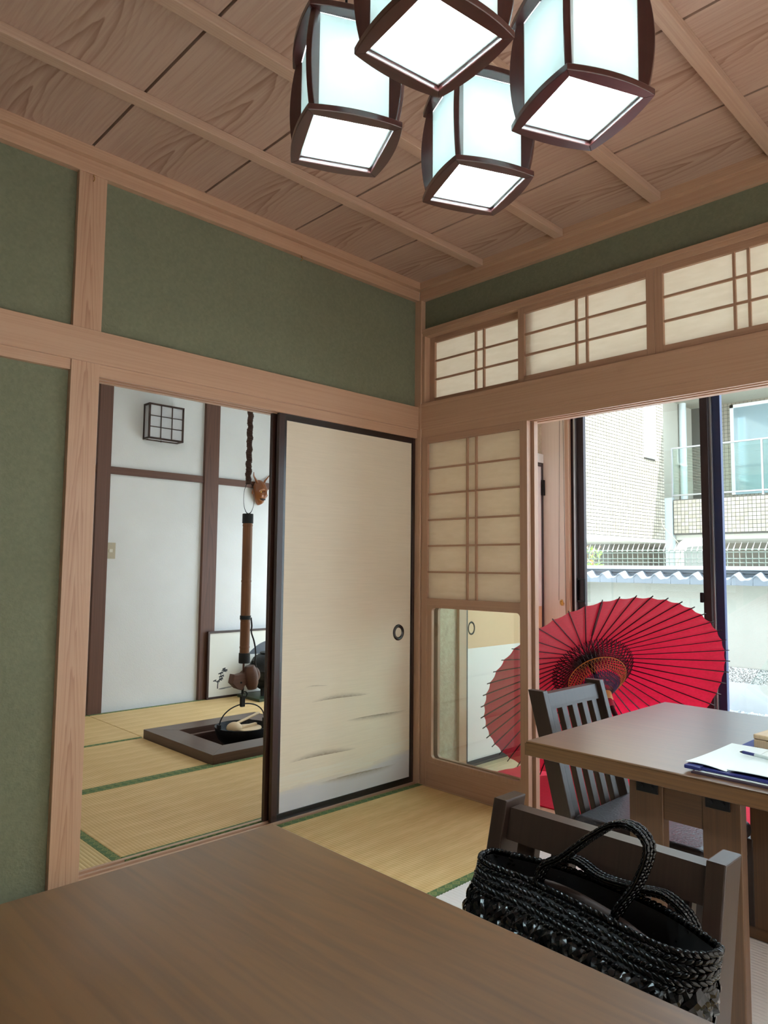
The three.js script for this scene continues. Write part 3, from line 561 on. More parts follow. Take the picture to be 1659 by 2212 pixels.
mesh('cover', sheet(-1.085, -0.79, 1.835, 2.10, 0.0, 0.001, 0.004), M.navyCover, folder2);
mesh('spine', B(-1.09, -1.062, -0.001, 0.0075, 1.832, 1.868, 2, 0.002), M.navyCover, folder2);
mesh('page', sheet(-1.075, -0.80, 1.830, 1.918, 0.0045, 0.007, 0.0015), M.sheet, folder2);
mesh('page', sheet(-1.075, -0.80, 1.919, 2.095, 0.0045, 0.007, 0.0015), M.sheet, folder2);
const pen = thing('ballpoint_pen', 'slim pen with a navy grip lying on the white sheet', 'pen', [-0.905, TY + 0.021, 1.893]);
mesh('grip', cyl([0, 0, 0], [-0.006, 0, 0.028], 0.0036, 0.0036, 12), M.navyCover, pen); mesh('barrel', cyl([-0.006, 0, 0.028], [-0.022, -0.002, 0.11], 0.0040, 0.0036, 12), S(0xc2ccc8, 0.3), pen);
mesh('tip', cyl([0.002, -0.001, -0.008], [0, 0, 0], 0.0008, 0.0034, 10), M.blackMetal, pen);
const coaster = tag(mesh('paper_mat', B(-0.775, -0.62, TY, TY + 0.002, 1.835, 1.99, 0, 0), S(0x3c4690, 0.7)), 'small navy paper mat under the wooden box', 'mat');
const box = thing('wooden_box', 'small pale wooden box at the right edge on the table', 'box', [-0.70, TY + 0.002, 1.91], -0.1);
mesh('body', B(-0.055, 0.055, 0, 0.020, -0.040, 0.075, 0, 0.002), M.paleWood, box); mesh('lid', B(-0.056, 0.056, 0.0205, 0.033, -0.041, 0.076, 0, 0.003), M.paleWood, box);

// ------------------------------------------------------------------ woven tote bag on the near chair
M.vinyl = S(0x040506, 0.17, { specularIntensity: 0.75 });
M.lining = S(0x0d0d0e, 0.8);
const bag = thing('tote_bag', 'black woven tote bag standing on the near chair', 'bag', [-1.815, 0.348, 1.965], -0.185);
{
  const H = 0.275, NU = 72, NV = 30;                              // long axis along local z
  const arc = (() => { const n = 1440, c = [0], f = (i) => { const a = 2 * Math.PI * i / n, ca = Math.cos(a), sa = Math.sin(a); return [Math.sign(ca) * Math.pow(Math.abs(ca), 0.62) * 0.055, Math.sign(sa) * Math.pow(Math.abs(sa), 0.68) * 0.19]; }; for (let i = 1; i <= n; i++) { const A = f(i - 1), C = f(i); c.push(c[i - 1] + Math.hypot(A[0] - C[0], A[1] - C[1])); } return (u) => { const w = u - Math.floor(u), t = w * c[n]; let lo = 0, hi = n; while (hi - lo > 1) { const m = (lo + hi) >> 1; if (c[m] <= t) lo = m; else hi = m; } return 2 * Math.PI * (lo + (t - c[lo]) / Math.max(1e-9, c[hi] - c[lo])) / n; }; })();
  const ring = (u, v) => {                                        // v 0 bottom .. 1 rim
    const a = arc(u), L = mix(0.165, 0.205, Math.pow(v, 0.7)), Wd = mix(0.085, 0.030, Math.pow(v, 1.3)) + 0.018 * Math.sin(Math.PI * v);
    const e = 0.62, ca = Math.cos(a), sa = Math.sin(a), y = H * v - 0.016 * v * Math.pow(Math.abs(sa), 2) * 0 + 0.012 * v * Math.sin(a * 1 + 0.6);
    const dent = 0.012 * v * v * Math.sin(3 * a + 1.1);
    return [Math.sign(ca) * Math.pow(Math.abs(ca), e) * (Wd + dent) + mix(-0.035, 0.052, v), y, Math.sign(sa) * Math.pow(Math.abs(sa), e * 1.1) * L];
  };
  const surf = (off, v0, v1) => {
    const pos = [], idx = [], uv = [];
    for (let j = 0; j <= NV; j++) for (let i = 0; i <= NU; i++) { const v = mix(v0, v1, j / NV), P = ring(i / NU, v); pos.push(P[0] * (1 - off * 4), P[1], P[2] * (1 - off)); uv.push(i / NU * 0.9, v * H); }
    for (let j = 0; j < NV; j++) for (let i = 0; i < NU; i++) { const a = j * (NU + 1) + i; idx.push(a, a + 1, a + NU + 1, a + 1, a + NU + 2, a + NU + 1); }
    const g = new THREE.BufferGeometry(); g.setAttribute('position', new THREE.Float32BufferAttribute(pos, 3)); g.setAttribute('uv', new THREE.Float32BufferAttribute(uv, 2)); g.setIndex(idx); g.computeVertexNormals(); return g;
  };
  mesh('body', surf(0.012, 0, 0.99), M.lining, bag);
  mesh('base', (() => { const s = new THREE.Shape(); for (let i = 0; i < 48; i++) { const P = ring(i / 48, 0); i ? s.lineTo(P[0], P[2]) : s.moveTo(P[0], P[2]); } s.closePath(); return new THREE.ExtrudeGeometry(s, { depth: 0.004, bevelEnabled: false }).rotateX(Math.PI / 2).translate(0, 0.004, 0); })(), M.lining, bag);
  // open star weave on the lower body: crossed folded strips on a staggered net
  const strip = new THREE.BufferGeometry(); { const P = []; const l = 0.0175, w = 0.0060, h = 0.0058; for (let k = 0; k < 6; k++) { const a = -l + 2 * l * k / 6, b = -l + 2 * l * (k + 1) / 6, ha = h * Math.cos(Math.PI / 2 * a / l), hb = h * Math.cos(Math.PI / 2 * b / l); P.push([a, -w, ha * 0.55], [b, -w, hb * 0.55], [b, 0, hb], [a, -w, ha * 0.55], [b, 0, hb], [a, 0, ha], [a, 0, ha], [b, 0, hb], [b, w, hb * 0.55], [a, 0, ha], [b, w, hb * 0.55], [a, w, ha * 0.55]); } strip.setAttribute('position', new THREE.Float32BufferAttribute(P.flat(), 3)); strip.computeVertexNormals(); }
  const rows = 15, cols = 50, mats = [], m4 = new THREE.Matrix4();
  for (let j = 0; j < rows; j++) for (let i = 0; i < cols; i++) {
    const v = 0.03 + 0.80 * j / (rows - 1), u = (i + (j % 2) / 2) / cols, P = new THREE.Vector3(...ring(u, v)), du = new THREE.Vector3(...ring(u + 0.004, v)).sub(P).normalize(), dv = new THREE.Vector3(...ring(u, v + 0.01)).sub(P).normalize(), n = new THREE.Vector3().crossVectors(dv, du).normalize();
    if (n.dot(new THREE.Vector3(P.x - 0.01, 0, P.z)) < 0) n.negate();
    for (const s of [-1, 1]) {
      const ax = du.clone().multiplyScalar(0.62).add(dv.clone().multiplyScalar(0.78 * s)).normalize(), bx = new THREE.Vector3().crossVectors(n, ax).normalize();
      const tilt = n.clone().addScaledVector(bx, rr(-0.25, 0.25)).addScaledVector(ax, rr(-0.15, 0.15)).normalize(); bx.crossVectors(tilt, ax).normalize(); ax.crossVectors(bx, tilt).normalize(); m4.makeBasis(ax, bx, tilt); m4.scale(new THREE.Vector3(rr(0.85, 1.1), rr(0.7, 1.15), rr(0.7, 1.5))); m4.setPosition(P.clone().addScaledVector(n, rr(-0.0005, 0.0015))); mats.push(m4.clone());
    }
  }
  const weave = new THREE.InstancedMesh(strip, M.vinyl, mats.length); mats.forEach((q, i) => weave.setMatrixAt(i, q)); weave.name = 'star_weave'; weave.userData.kind = 'stuff'; weave.castShadow = weave.receiveShadow = true; bag.add(weave);
  // plaited bands round the top
  const bead = new THREE.SphereGeometry(1, 8, 6), bm = [];
  for (let j = 0; j < 6; j++) { const v = 0.875 + 0.13 * j / 5, n = 104; for (let i = 0; i < n; i++) {
    const u = (i + (j % 2) / 2) / n, P = new THREE.Vector3(...ring(u, v)), du = new THREE.Vector3(...ring(u + 0.003, v)).sub(P).normalize(), dv = new THREE.Vector3(0, 1, 0), nn = new THREE.Vector3().crossVectors(du, dv).normalize();
    const ax = du.clone().add(dv.clone().multiplyScalar(j % 2 ? 0.5 : -0.5)).normalize(), bx = new THREE.Vector3().crossVectors(nn, ax).normalize();
    m4.makeBasis(ax, bx, nn); const k = j === 5 ? 1.3 : 1; m4.scale(new THREE.Vector3(0.0072, 0.0034 * k, 0.0036 * k * rr(0.6, 1.4))); m4.setPosition(P); bm.push(m4.clone());
  } }
  const plait = new THREE.InstancedMesh(bead, M.vinyl, bm.length); bm.forEach((q, i) => plait.setMatrixAt(i, q)); plait.name = 'plaited_rim'; plait.userData.kind = 'stuff'; plait.castShadow = plait.receiveShadow = true; bag.add(plait);
  // handles: flat plaited straps given in room coordinates
  bag.updateMatrixWorld(true); const inv = bag.matrixWorld.clone().invert();
  const strap = (pts, name) => {
    const c = new THREE.CatmullRomCurve3(pts.map((p) => new THREE.Vector3(...p).applyMatrix4(inv))), N = 64, list = [], fr = c.computeFrenetFrames(N);
    const g = new THREE.BufferGeometry(), pos = [], idx = [], uv = [];
    const side = new THREE.Vector3(1, 0, 0);
    for (let i = 0; i <= N; i++) { const P = c.getPointAt(i / N), t = fr.tangents[i], n = side.clone().addScaledVector(t, -side.dot(t)).normalize(), b = new THREE.Vector3().crossVectors(t, n); const w = 0.0105, h = 0.0032 + 0.0007 * Math.sin(i * 2.4);
      for (let k = 0; k < 10; k++) { const a = 2 * Math.PI * k / 10, x = Math.cos(a) * w, y = Math.sin(a) * h; const q = P.clone().addScaledVector(n, x).addScaledVector(b, y); pos.push(q.x, q.y, q.z); uv.push(i / N, k / 10); } }
    for (let i = 0; i < N; i++) for (let k = 0; k < 10; k++) { const a = i * 10 + k, b2 = i * 10 + (k + 1) % 10; idx.push(a, a + 10, b2, b2, a + 10, b2 + 10); }
    g.setAttribute('position', new THREE.Float32BufferAttribute(pos, 3)); g.setAttribute('uv', new THREE.Float32BufferAttribute(uv, 2)); g.setIndex(idx); g.computeVertexNormals();
    const o = mesh(name, g, M.vinyl, bag), kn = [];
    for (let i = 0; i < 90; i++) for (const s of [-1, 0, 1]) { const f = Math.min(89, Math.floor((i / 90) * N)), P = c.getPointAt(i / 90), t = c.getTangentAt(i / 90), n = side.clone().addScaledVector(t, -side.dot(t)).normalize(), b = new THREE.Vector3().crossVectors(t, n);
      for (const up of [-1, 1]) { const ax = t.clone().addScaledVector(n, (i + s) % 2 ? 0.6 : -0.6).normalize(), bx = new THREE.Vector3().crossVectors(b, ax).normalize(); m4.makeBasis(ax, bx, b); m4.scale(new THREE.Vector3(0.0042, 0.0026, 0.0020)); m4.setPosition(P.clone().addScaledVector(n, s * 0.0068).addScaledVector(b, up * 0.0032)); kn.push(m4.clone()); } }
    const im = new THREE.InstancedMesh(bead, M.vinyl, kn.length); kn.forEach((q, i) => im.setMatrixAt(i, q)); im.name = 'plait_knots'; im.userData.kind = 'stuff'; im.castShadow = im.receiveShadow = true; o.add(im);
  };
  strap([[-1.762, 0.585, 1.890], [-1.758, 0.638, 1.905], [-1.755, 0.660, 1.935], [-1.750, 0.705, 1.985], [-1.750, 0.730, 2.022], [-1.750, 0.731, 2.050], [-1.752, 0.714, 2.068], [-1.760, 0.664, 2.056], [-1.772, 0.622, 2.032], [-1.782, 0.575, 2.020]], 'handle');
  strap([[-1.715, 0.590, 1.870], [-1.712, 0.628, 1.885], [-1.712, 0.645, 1.930], [-1.728, 0.640, 1.985], [-1.735, 0.645, 2.045], [-1.735, 0.648, 2.085], [-1.738, 0.628, 2.118], [-1.745, 0.590, 2.130]], 'handle');
  mesh('lining_edge', tube([[0.03, 0.245, -0.15], [0.055, 0.262, -0.07], [0.058, 0.262, 0.03], [0.05, 0.25, 0.13]], 0.008, 24, 6), S(0x3a2d28, 0.7), bag);
}

// ------------------------------------------------------------------ red paper parasol
const felt = thing('felt_mat', 'red felt mat spread on the veranda floor under the parasol', 'mat', [0, -0.02, 0]);
{
  const s = new THREE.Shape(), e = [[0.20, 0.50], [0.30, 0.30], [0.42, 0.165], [0.455, 0.132], [0.52, 0.124], [0.575, 0.130], [0.62, 0.148], [0.70, 0.138], [0.80, 0.142], [0.95, 0.13], [1.12, 0.14], [1.13, 2.2], [0.215, 2.2], [0.205, 1.4], [0.215, 0.7]];
  e.forEach(([x, z], i) => i ? s.lineTo(x, -z) : s.moveTo(x, -z)); s.closePath();
  mesh('cloth', metric(new THREE.ExtrudeGeometry(s, { depth: 0.004, bevelEnabled: true, bevelThickness: 0.001, bevelSize: 0.001, bevelSegments: 1 }).rotateX(-Math.PI / 2).translate(0, 0.001, 0), 0), M.felt, felt);
}
M.redPaper = new THREE.MeshPhysicalMaterial({ map: tex(512, 512, 0.6, 0.6, (u, v) => { const f = fbm(u, v, 60, 60, 3), sp = h2(Math.floor(u * 512), Math.floor(v * 512)) > 0.9965 ? 0.6 : 0; return lerpC([208, 22, 62], [182, 12, 46], clamp(f + sp)); }), roughness: 0.85, transmission: 0.5, thickness: 0 });
M.blackRib = S(0x1c1012, 0.45); M.goldThread = S(0xa8742c, 0.6); M.indigoThread = S(0x2a2350, 0.6); M.blackThread = S(0x16100f, 0.7);
const par = thing('paper_parasol', 'large open red paper parasol lying on its side by the window', 'parasol', [0.582, 0.470, 0.726]);
{
  const n = new THREE.Vector3(-0.464, -0.596, 0.655).normalize(), up = n.clone().negate();
  const vv = new THREE.Vector3(0, 1, 0).addScaledVector(n, -n.y).normalize(), uu = new THREE.Vector3().crossVectors(n, new THREE.Vector3(0, 1, 0)).normalize();
  // local axes: x = uu, y = up (towards the crown), z = x cross y
  const ex = uu, ey = up, ez = new THREE.Vector3().crossVectors(ex, ey);
  par.quaternion.setFromRotationMatrix(new THREE.Matrix4().makeBasis(ex, ey, ez));
  const sgn = Math.sign(ez.dot(vv)) || 1, N = 50, R = 0.611, A = 0.255, a0 = 87.5 * Math.PI / 180;
  const P = (a, r, y) => [Math.cos(a) * r, y, sgn * Math.sin(a) * r], coneY = (r) => A * (1 - Math.pow(r / R, 1.06));
  const pos = [], idx = [], uv = [], SA = 4, SR = 14;             // paper between the ribs sags a little and the rim is scalloped
  for (let i = 0; i <= N * SA; i++) { const a = a0 + 2 * Math.PI * i / (N * SA), k = Math.sin(Math.PI * ((i % SA) / SA)); for (let j = 0; j <= SR; j++) { const f = j / SR, r = mix(0.02, R - 0.007 * k, f), q = P(a, r, coneY(r) + 0.004 - 0.005 * k * f); pos.push(...q); uv.push(q[0], q[2]); } }
  for (let i = 0; i < N * SA; i++) for (let j = 0; j < SR; j++) { const a = i * (SR + 1) + j; idx.push(a, a + 1, a + SR + 1, a + 1, a + SR + 2, a + SR + 1); }
  const g = new THREE.BufferGeometry(); g.setAttribute('position', new THREE.Float32BufferAttribute(pos, 3)); g.setAttribute('uv', new THREE.Float32BufferAttribute(uv, 2)); g.setIndex(idx); g.computeVertexNormals();
  mesh('paper_canopy', g, M.redPaper, par);
  const rs = 0.215, ys = coneY(rs) - 0.006, yh = -0.010, rh = 0.022, strut = (f) => [mix(rh, rs, f), mix(yh, ys, f)];
  for (let i = 0; i < N; i++) {
    const a = a0 + 2 * Math.PI * i / N, pts = []; for (const r of [0.022, 0.22, 0.42, 0.628]) pts.push(P(a, r, coneY(Math.min(r, R)) - 0.002 - (r > R ? 0.005 : 0)));
    mesh('rib', merge([0, 1, 2].map((k) => bar(pts[k], pts[k + 1], 0.0034, 0.0046))), M.blackRib, par);
    const [r0, y0] = strut(0), [r1, y1] = strut(1); mesh('strut', merge([bar(P(a, r0, y0), P(a, mix(r0, r1, 0.62), mix(y0, y1, 0.62)), 0.0022), bar(P(a, mix(r0, r1, 0.62), mix(y0, y1, 0.62)), P(a, r1, y1), 0.0028, 0.004)]), M.blackRib, par);
  }
  const net = (f0, f1, step, w, off) => { const L = []; for (let i = 0; i < N; i++) for (const s of [-step, step]) { const a = a0 + 2 * Math.PI * i / N, b = a0 + 2 * Math.PI * (i + s) / N, [r0, y0] = strut(f0), [r1, y1] = strut(f1); L.push(bar(P(a, r0, y0 + off), P(b, r1, y1 + off), w)); } return merge(L); };
  const stuff = (n, g, m) => { const o = mesh(n, g, m, par); o.userData.kind = 'stuff'; };
  stuff('black_lattice', merge([net(0.62, 1.0, 1.5, 0.0016, -0.001), net(0.64, 0.98, 2.5, 0.0012, 0.001)]), M.blackThread);
  stuff('gold_lattice', merge([net(0.42, 0.66, 1.5, 0.0013, -0.003)]), M.goldThread);
  stuff('indigo_lattice', merge([net(0.14, 0.42, 2, 0.0014, -0.002), net(0.14, 0.38, 3.5, 0.0014, -0.001)]), M.indigoThread);
  const [rg, yg] = strut(0.66); mesh('gold_ring', new THREE.TorusGeometry(rg, 0.0022, 8, 100).rotateX(Math.PI / 2).translate(0, yg - 0.003, 0), M.goldThread, par);
  mesh('runner_hub', lathe([[0.012, -0.045], [0.026, -0.042], [0.029, -0.02], [0.032, -0.004], [0.026, 0.004], [0.012, 0.006]], 50), S(0xb98548, 0.55), par);
  mesh('collar', lathe([[0.012, -0.085], [0.021, -0.084], [0.023, -0.06], [0.021, -0.046], [0.012, -0.045]], 28), S(0xa31734, 0.7), par);
  mesh('crown_hub', lathe([[0.012, A - 0.03], [0.030, A - 0.026], [0.033, A + 0.004], [0.022, A + 0.022], [0.002, A + 0.028]], 30), M.blackRib, par);
  mesh('handle', cyl([0, A - 0.03, 0], [0, -0.775, 0], 0.0115, 0.0115, 20), M.blackRib, par);
  const as = a0 - 2 * Math.PI * 2 / N; const q0 = P(as, 0.26, coneY(0.26) - 0.001), q1 = P(as, 0.60, coneY(0.60) - 0.001); mesh('closing_strap', bar(q0, q1, 0.013, 0.003), S(0x4a0f1c, 0.8), par);
}
// ------------------------------------------------------------------ hearth room things
const hearth = thing('sunken_hearth', 'square dark wooden hearth frame set in the tatami', 'hearth');
{
  const x0 = -0.594, x1 = 0.234, z0 = -1.793, z1 = -0.966, w = 0.158, h = 0.052;
  const miter = (a, b, c, d) => { const s = new THREE.Shape([a, b, c, d].map(([x, z]) => new THREE.Vector2(x, -z))); const g = new THREE.ExtrudeGeometry(s, { depth: h + 0.05 - 0.004, bevelEnabled: true, bevelThickness: 0.002, bevelSize: 0.0016, bevelOffset: -0.0018, bevelSegments: 1 }); g.rotateX(-Math.PI / 2); g.translate(0, -0.048, 0); return g.index ? g.toNonIndexed() : g; };
  mesh('frame_board', metric(miter([x0, z1], [x1, z1], [x1 - w, z1 - w], [x0 + w, z1 - w]), 0), M.hearthWood, hearth);
  mesh('frame_board', metric(miter([x0 + w, z0 + w], [x1 - w, z0 + w], [x1, z0], [x0, z0]), 0), M.hearthWood, hearth);
  mesh('frame_board', metric(miter([x0, z0], [x0, z1], [x0 + w, z1 - w], [x0 + w, z0 + w]), 2), M.hearthWood, hearth);
  mesh('frame_board', metric(miter([x1 - w, z0 + w], [x1 - w, z1 - w], [x1, z1], [x1, z0]), 2), M.hearthWood, hearth);
  const a = x0 + w, b = x1 - w, c = z0 + w, d = z1 - w;
  mesh('pit_wall', [B(a - 0.02, a, -0.26, 0.03, c - 0.02, d + 0.02, 2, 0), B(b, b + 0.02, -0.26, 0.03, c - 0.02, d + 0.02, 2, 0), B(a, b, -0.26, 0.03, c - 0.02, c, 0, 0), B(a, b, -0.26, 0.03, d, d + 0.02, 0, 0)], M.hearthWood, hearth);
  mesh('pit_floor', B(a - 0.02, b + 0.02, -0.28, -0.25, c - 0.02, d + 0.02, 0, 0), S(0x3a302c, 0.95), hearth);
  mesh('pit_bar', B(a, b, 0.0, 0.022, c + 0.02, c + 0.05, 0, 0.003), M.hearthWood, hearth);
}
const hl = thing('ceiling_lamp', 'square ceiling lamp of the hearth room out of view', 'lamp', [-0.9, 2.75, -1.35]);
mesh('frame', [B(-0.28, 0.28, -0.09, 0, -0.28, -0.26, 0, 0), B(-0.28, 0.28, -0.09, 0, 0.26, 0.28, 0, 0), B(-0.28, -0.26, -0.09, 0, -0.26, 0.26, 2, 0), B(0.26, 0.28, -0.09, 0, -0.26, 0.26, 2, 0)], M.darkWood, hl);
mesh('diffuser', B(-0.26, 0.26, -0.08, -0.075, -0.26, 0.26, 0, 0), new THREE.MeshPhysicalMaterial({ color: 0xffffff, roughness: 0.8, emissive: new THREE.Color().setRGB(1, 0.97, 0.92), emissiveIntensity: 1.2 }), hl);
{ const l = new THREE.RectAreaLight(new THREE.Color().setRGB(1, 0.97, 0.92), 2.0, 0.52, 0.52); l.position.set(0, -0.085, 0); l.rotation.x = -Math.PI / 2; hl.add(l); }
const HX = -0.128, HZ = -1.39;
const jiz = thing('pot_hanger', 'bamboo pot hanger on a rope with iron ring and wooden lever', 'pot hanger', [HX, 0, HZ]);
{
  const pr = [[0.001, 0.50]]; const nodes = [0.565, 0.742, 0.985, 1.345];
  for (let y = 0.50; y <= 1.372; y += 0.006) { let r = 0.0315; for (const q of nodes) { const d = Math.abs(y - q); if (d < 0.008) r += 0.0022 * (1 - d / 0.008); else if (d < 0.016) r -= 0.001; } pr.push([r, y]); }
  pr.push([0.001, 1.372]);
  const g = lathe(pr, 28); { const p = g.attributes.position, uv = g.attributes.uv; for (let i = 0; i < p.count; i++) uv.setXY(i, p.getY(i), Math.atan2(p.getZ(i), p.getX(i)) * 0.0315); }
  const body = mesh('bamboo_tube', g, M.bamboo, jiz);
  mesh('end_cap', lathe([[0.001, 0.466], [0.0350, 0.466], [0.0362, 0.470], [0.0362, 0.528], [0.034, 0.530], [0.031, 0.530]], 28), M.iron, jiz);
  mesh('end_cap', lathe([[0.031, 1.358], [0.0350, 1.358], [0.0355, 1.362], [0.0350, 1.418], [0.033, 1.420], [0.001, 1.420]], 28), M.iron, jiz);
  mesh('clamp_band', lathe([[0.0320, 0.742], [0.0352, 0.742], [0.0352, 0.766], [0.0320, 0.766]], 28), M.iron, jiz);
  mesh('oval_ring', new THREE.TorusGeometry(0.1, 0.0042, 10, 60).scale(0.34, 1.02, 1).rotateY(-0.58).translate(0.004, 1.522, 0), M.iron, jiz);
  const rope = []; for (let i = 0; i < 112; i++) rope.push(new THREE.TorusGeometry(0.0125, 0.0066, 6, 12).rotateX(Math.PI / 2 + 0.18).scale(rr(0.95, 1.15), 1, rr(0.95, 1.1)).translate(0.003 * Math.sin(i * 0.9) - 0.004 + 0.012 * (i / 112), 1.618 + i * 0.0101, 0.002 * Math.cos(i * 1.7)));
  const rm = mesh('wrapped_rope', merge(rope), S(0x3d2419, 0.85), jiz);
  mesh('rod', cyl([-0.012, 0.34, 0.01], [-0.004, 0.50, 0], 0.0065, 0.0065, 12), M.darkWood, jiz);
  const lever = mesh('wooden_lever', (() => { const s = new THREE.Shape([[-0.088, 0.400], [-0.098, 0.352], [-0.062, 0.318], [-0.030, 0.305], [-0.012, 0.330], [0.012, 0.372], [0.030, 0.398], [0.018, 0.425], [-0.020, 0.400], [-0.060, 0.395]].map((p) => new THREE.Vector2(...p))); const q = new THREE.ExtrudeGeometry(s, { depth: 0.046, bevelEnabled: true, bevelThickness: 0.004, bevelSize: 0.004, bevelSegments: 2 }); q.translate(0, 0, -0.02); return metric(q.index ? q.toNonIndexed() : q, 0); })(), M.darkWood, jiz);
  mesh('peg', cyl([-0.040, 0.350, 0.028], [-0.040, 0.350, 0.036], 0.006, 0.006, 8), M.iron, lever);
  mesh('wooden_barrel', lathe([[0.001, 0.0], [0.030, 0.002], [0.043, 0.04], [0.047, 0.075], [0.043, 0.115], [0.032, 0.146], [0.028, 0.150], [0.001, 0.147]], 28).rotateZ(0.16).translate(0.052, 0.300, 0.02), M.darkWood, jiz);
  mesh('tail_knob', new THREE.SphereGeometry(0.030, 20, 14).scale(0.85, 1.5, 0.9).rotateZ(0.2).translate(0.092, 0.388, 0.0), M.darkWood, jiz);
  mesh('cord', tube([[0.036, 0.752, 0.01], [0.042, 0.70, 0.012], [0.040, 0.66, 0.012], [0.062, 0.60, 0.012], [0.078, 0.53, 0.01], [0.080, 0.46, 0.005], [0.094, 0.42, 0.0]], 0.0052, 40, 8), S(0x1b1b1d, 0.7), jiz);
  mesh('iron_hook', [cyl([-0.012, 0.34, 0.01], [-0.014, 0.275, 0.01], 0.009, 0.008, 10), B(-0.028, 0.002, 0.195, 0.262, 0.0, 0.020, 1, 0.003), new THREE.TorusGeometry(0.018, 0.0036, 8, 20).translate(0.002, 0.270, 0.01)], M.iron, jiz);
}
const pot = thing('iron_pot', 'black iron pot with a thin arched handle hanging over the hearth', 'pot', [HX - 0.004, -0.045, HZ]);
{
  mesh('bowl', lathe([[0.001, 0.0], [0.07, 0.001], [0.118, 0.018], [0.150, 0.050], [0.166, 0.092], [0.170, 0.118], [0.172, 0.122], [0.166, 0.122], [0.160, 0.092], [0.143, 0.055], [0.112, 0.026], [0.06, 0.010], [0.001, 0.009]], 48), M.iron, pot);
  for (const s of [-1, 1]) mesh('lug', B(s * 0.158, s * 0.178, 0.112, 0.148, -0.012, 0.012, 1, 0.003), M.iron, pot);
  const pts = []; for (let i = 0; i <= 24; i++) { const a = Math.PI * i / 24; pts.push([-0.166 * Math.cos(a), 0.135 + 0.122 * Math.pow(Math.sin(a), 0.9), 0.012 * Math.sin(a)]); }
  mesh('bail_handle', tube(pts, 0.0042, 60, 8), M.iron, pot);
}
const lid = thing('wooden_drop_board', 'pale round wooden board with a grip lying inside the iron pot', 'board', [HX + 0.036, 0.052, HZ - 0.01], 0.2);
mesh('disc', lathe([[0.001, -0.005], [0.098, -0.005], [0.1, 0], [0.098, 0.006], [0.001, 0.006]], 40).scale(1, 1, 0.9), M.paleWood, lid);
mesh('grip', B(-0.085, 0.085, 0.006, 0.022, -0.010, 0.010, 0, 0.003), M.paleWood, lid);
const ladle = thing('wooden_ladle', 'pale wooden ladle laid across the iron pot', 'ladle', [HX - 0.085, 0.078, HZ + 0.035]);
mesh('cup', new THREE.SphereGeometry(0.050, 28, 16, 0, Math.PI * 2, 0, Math.PI * 0.55).scale(1.0, 0.72, 0.9).translate(0, 0.0, 0), M.paleWood, ladle);
mesh('handle', cyl([0.02, 0.022, -0.012], [0.242, 0.048, -0.09], 0.0075, 0.0085, 12), M.paleWood, ladle);

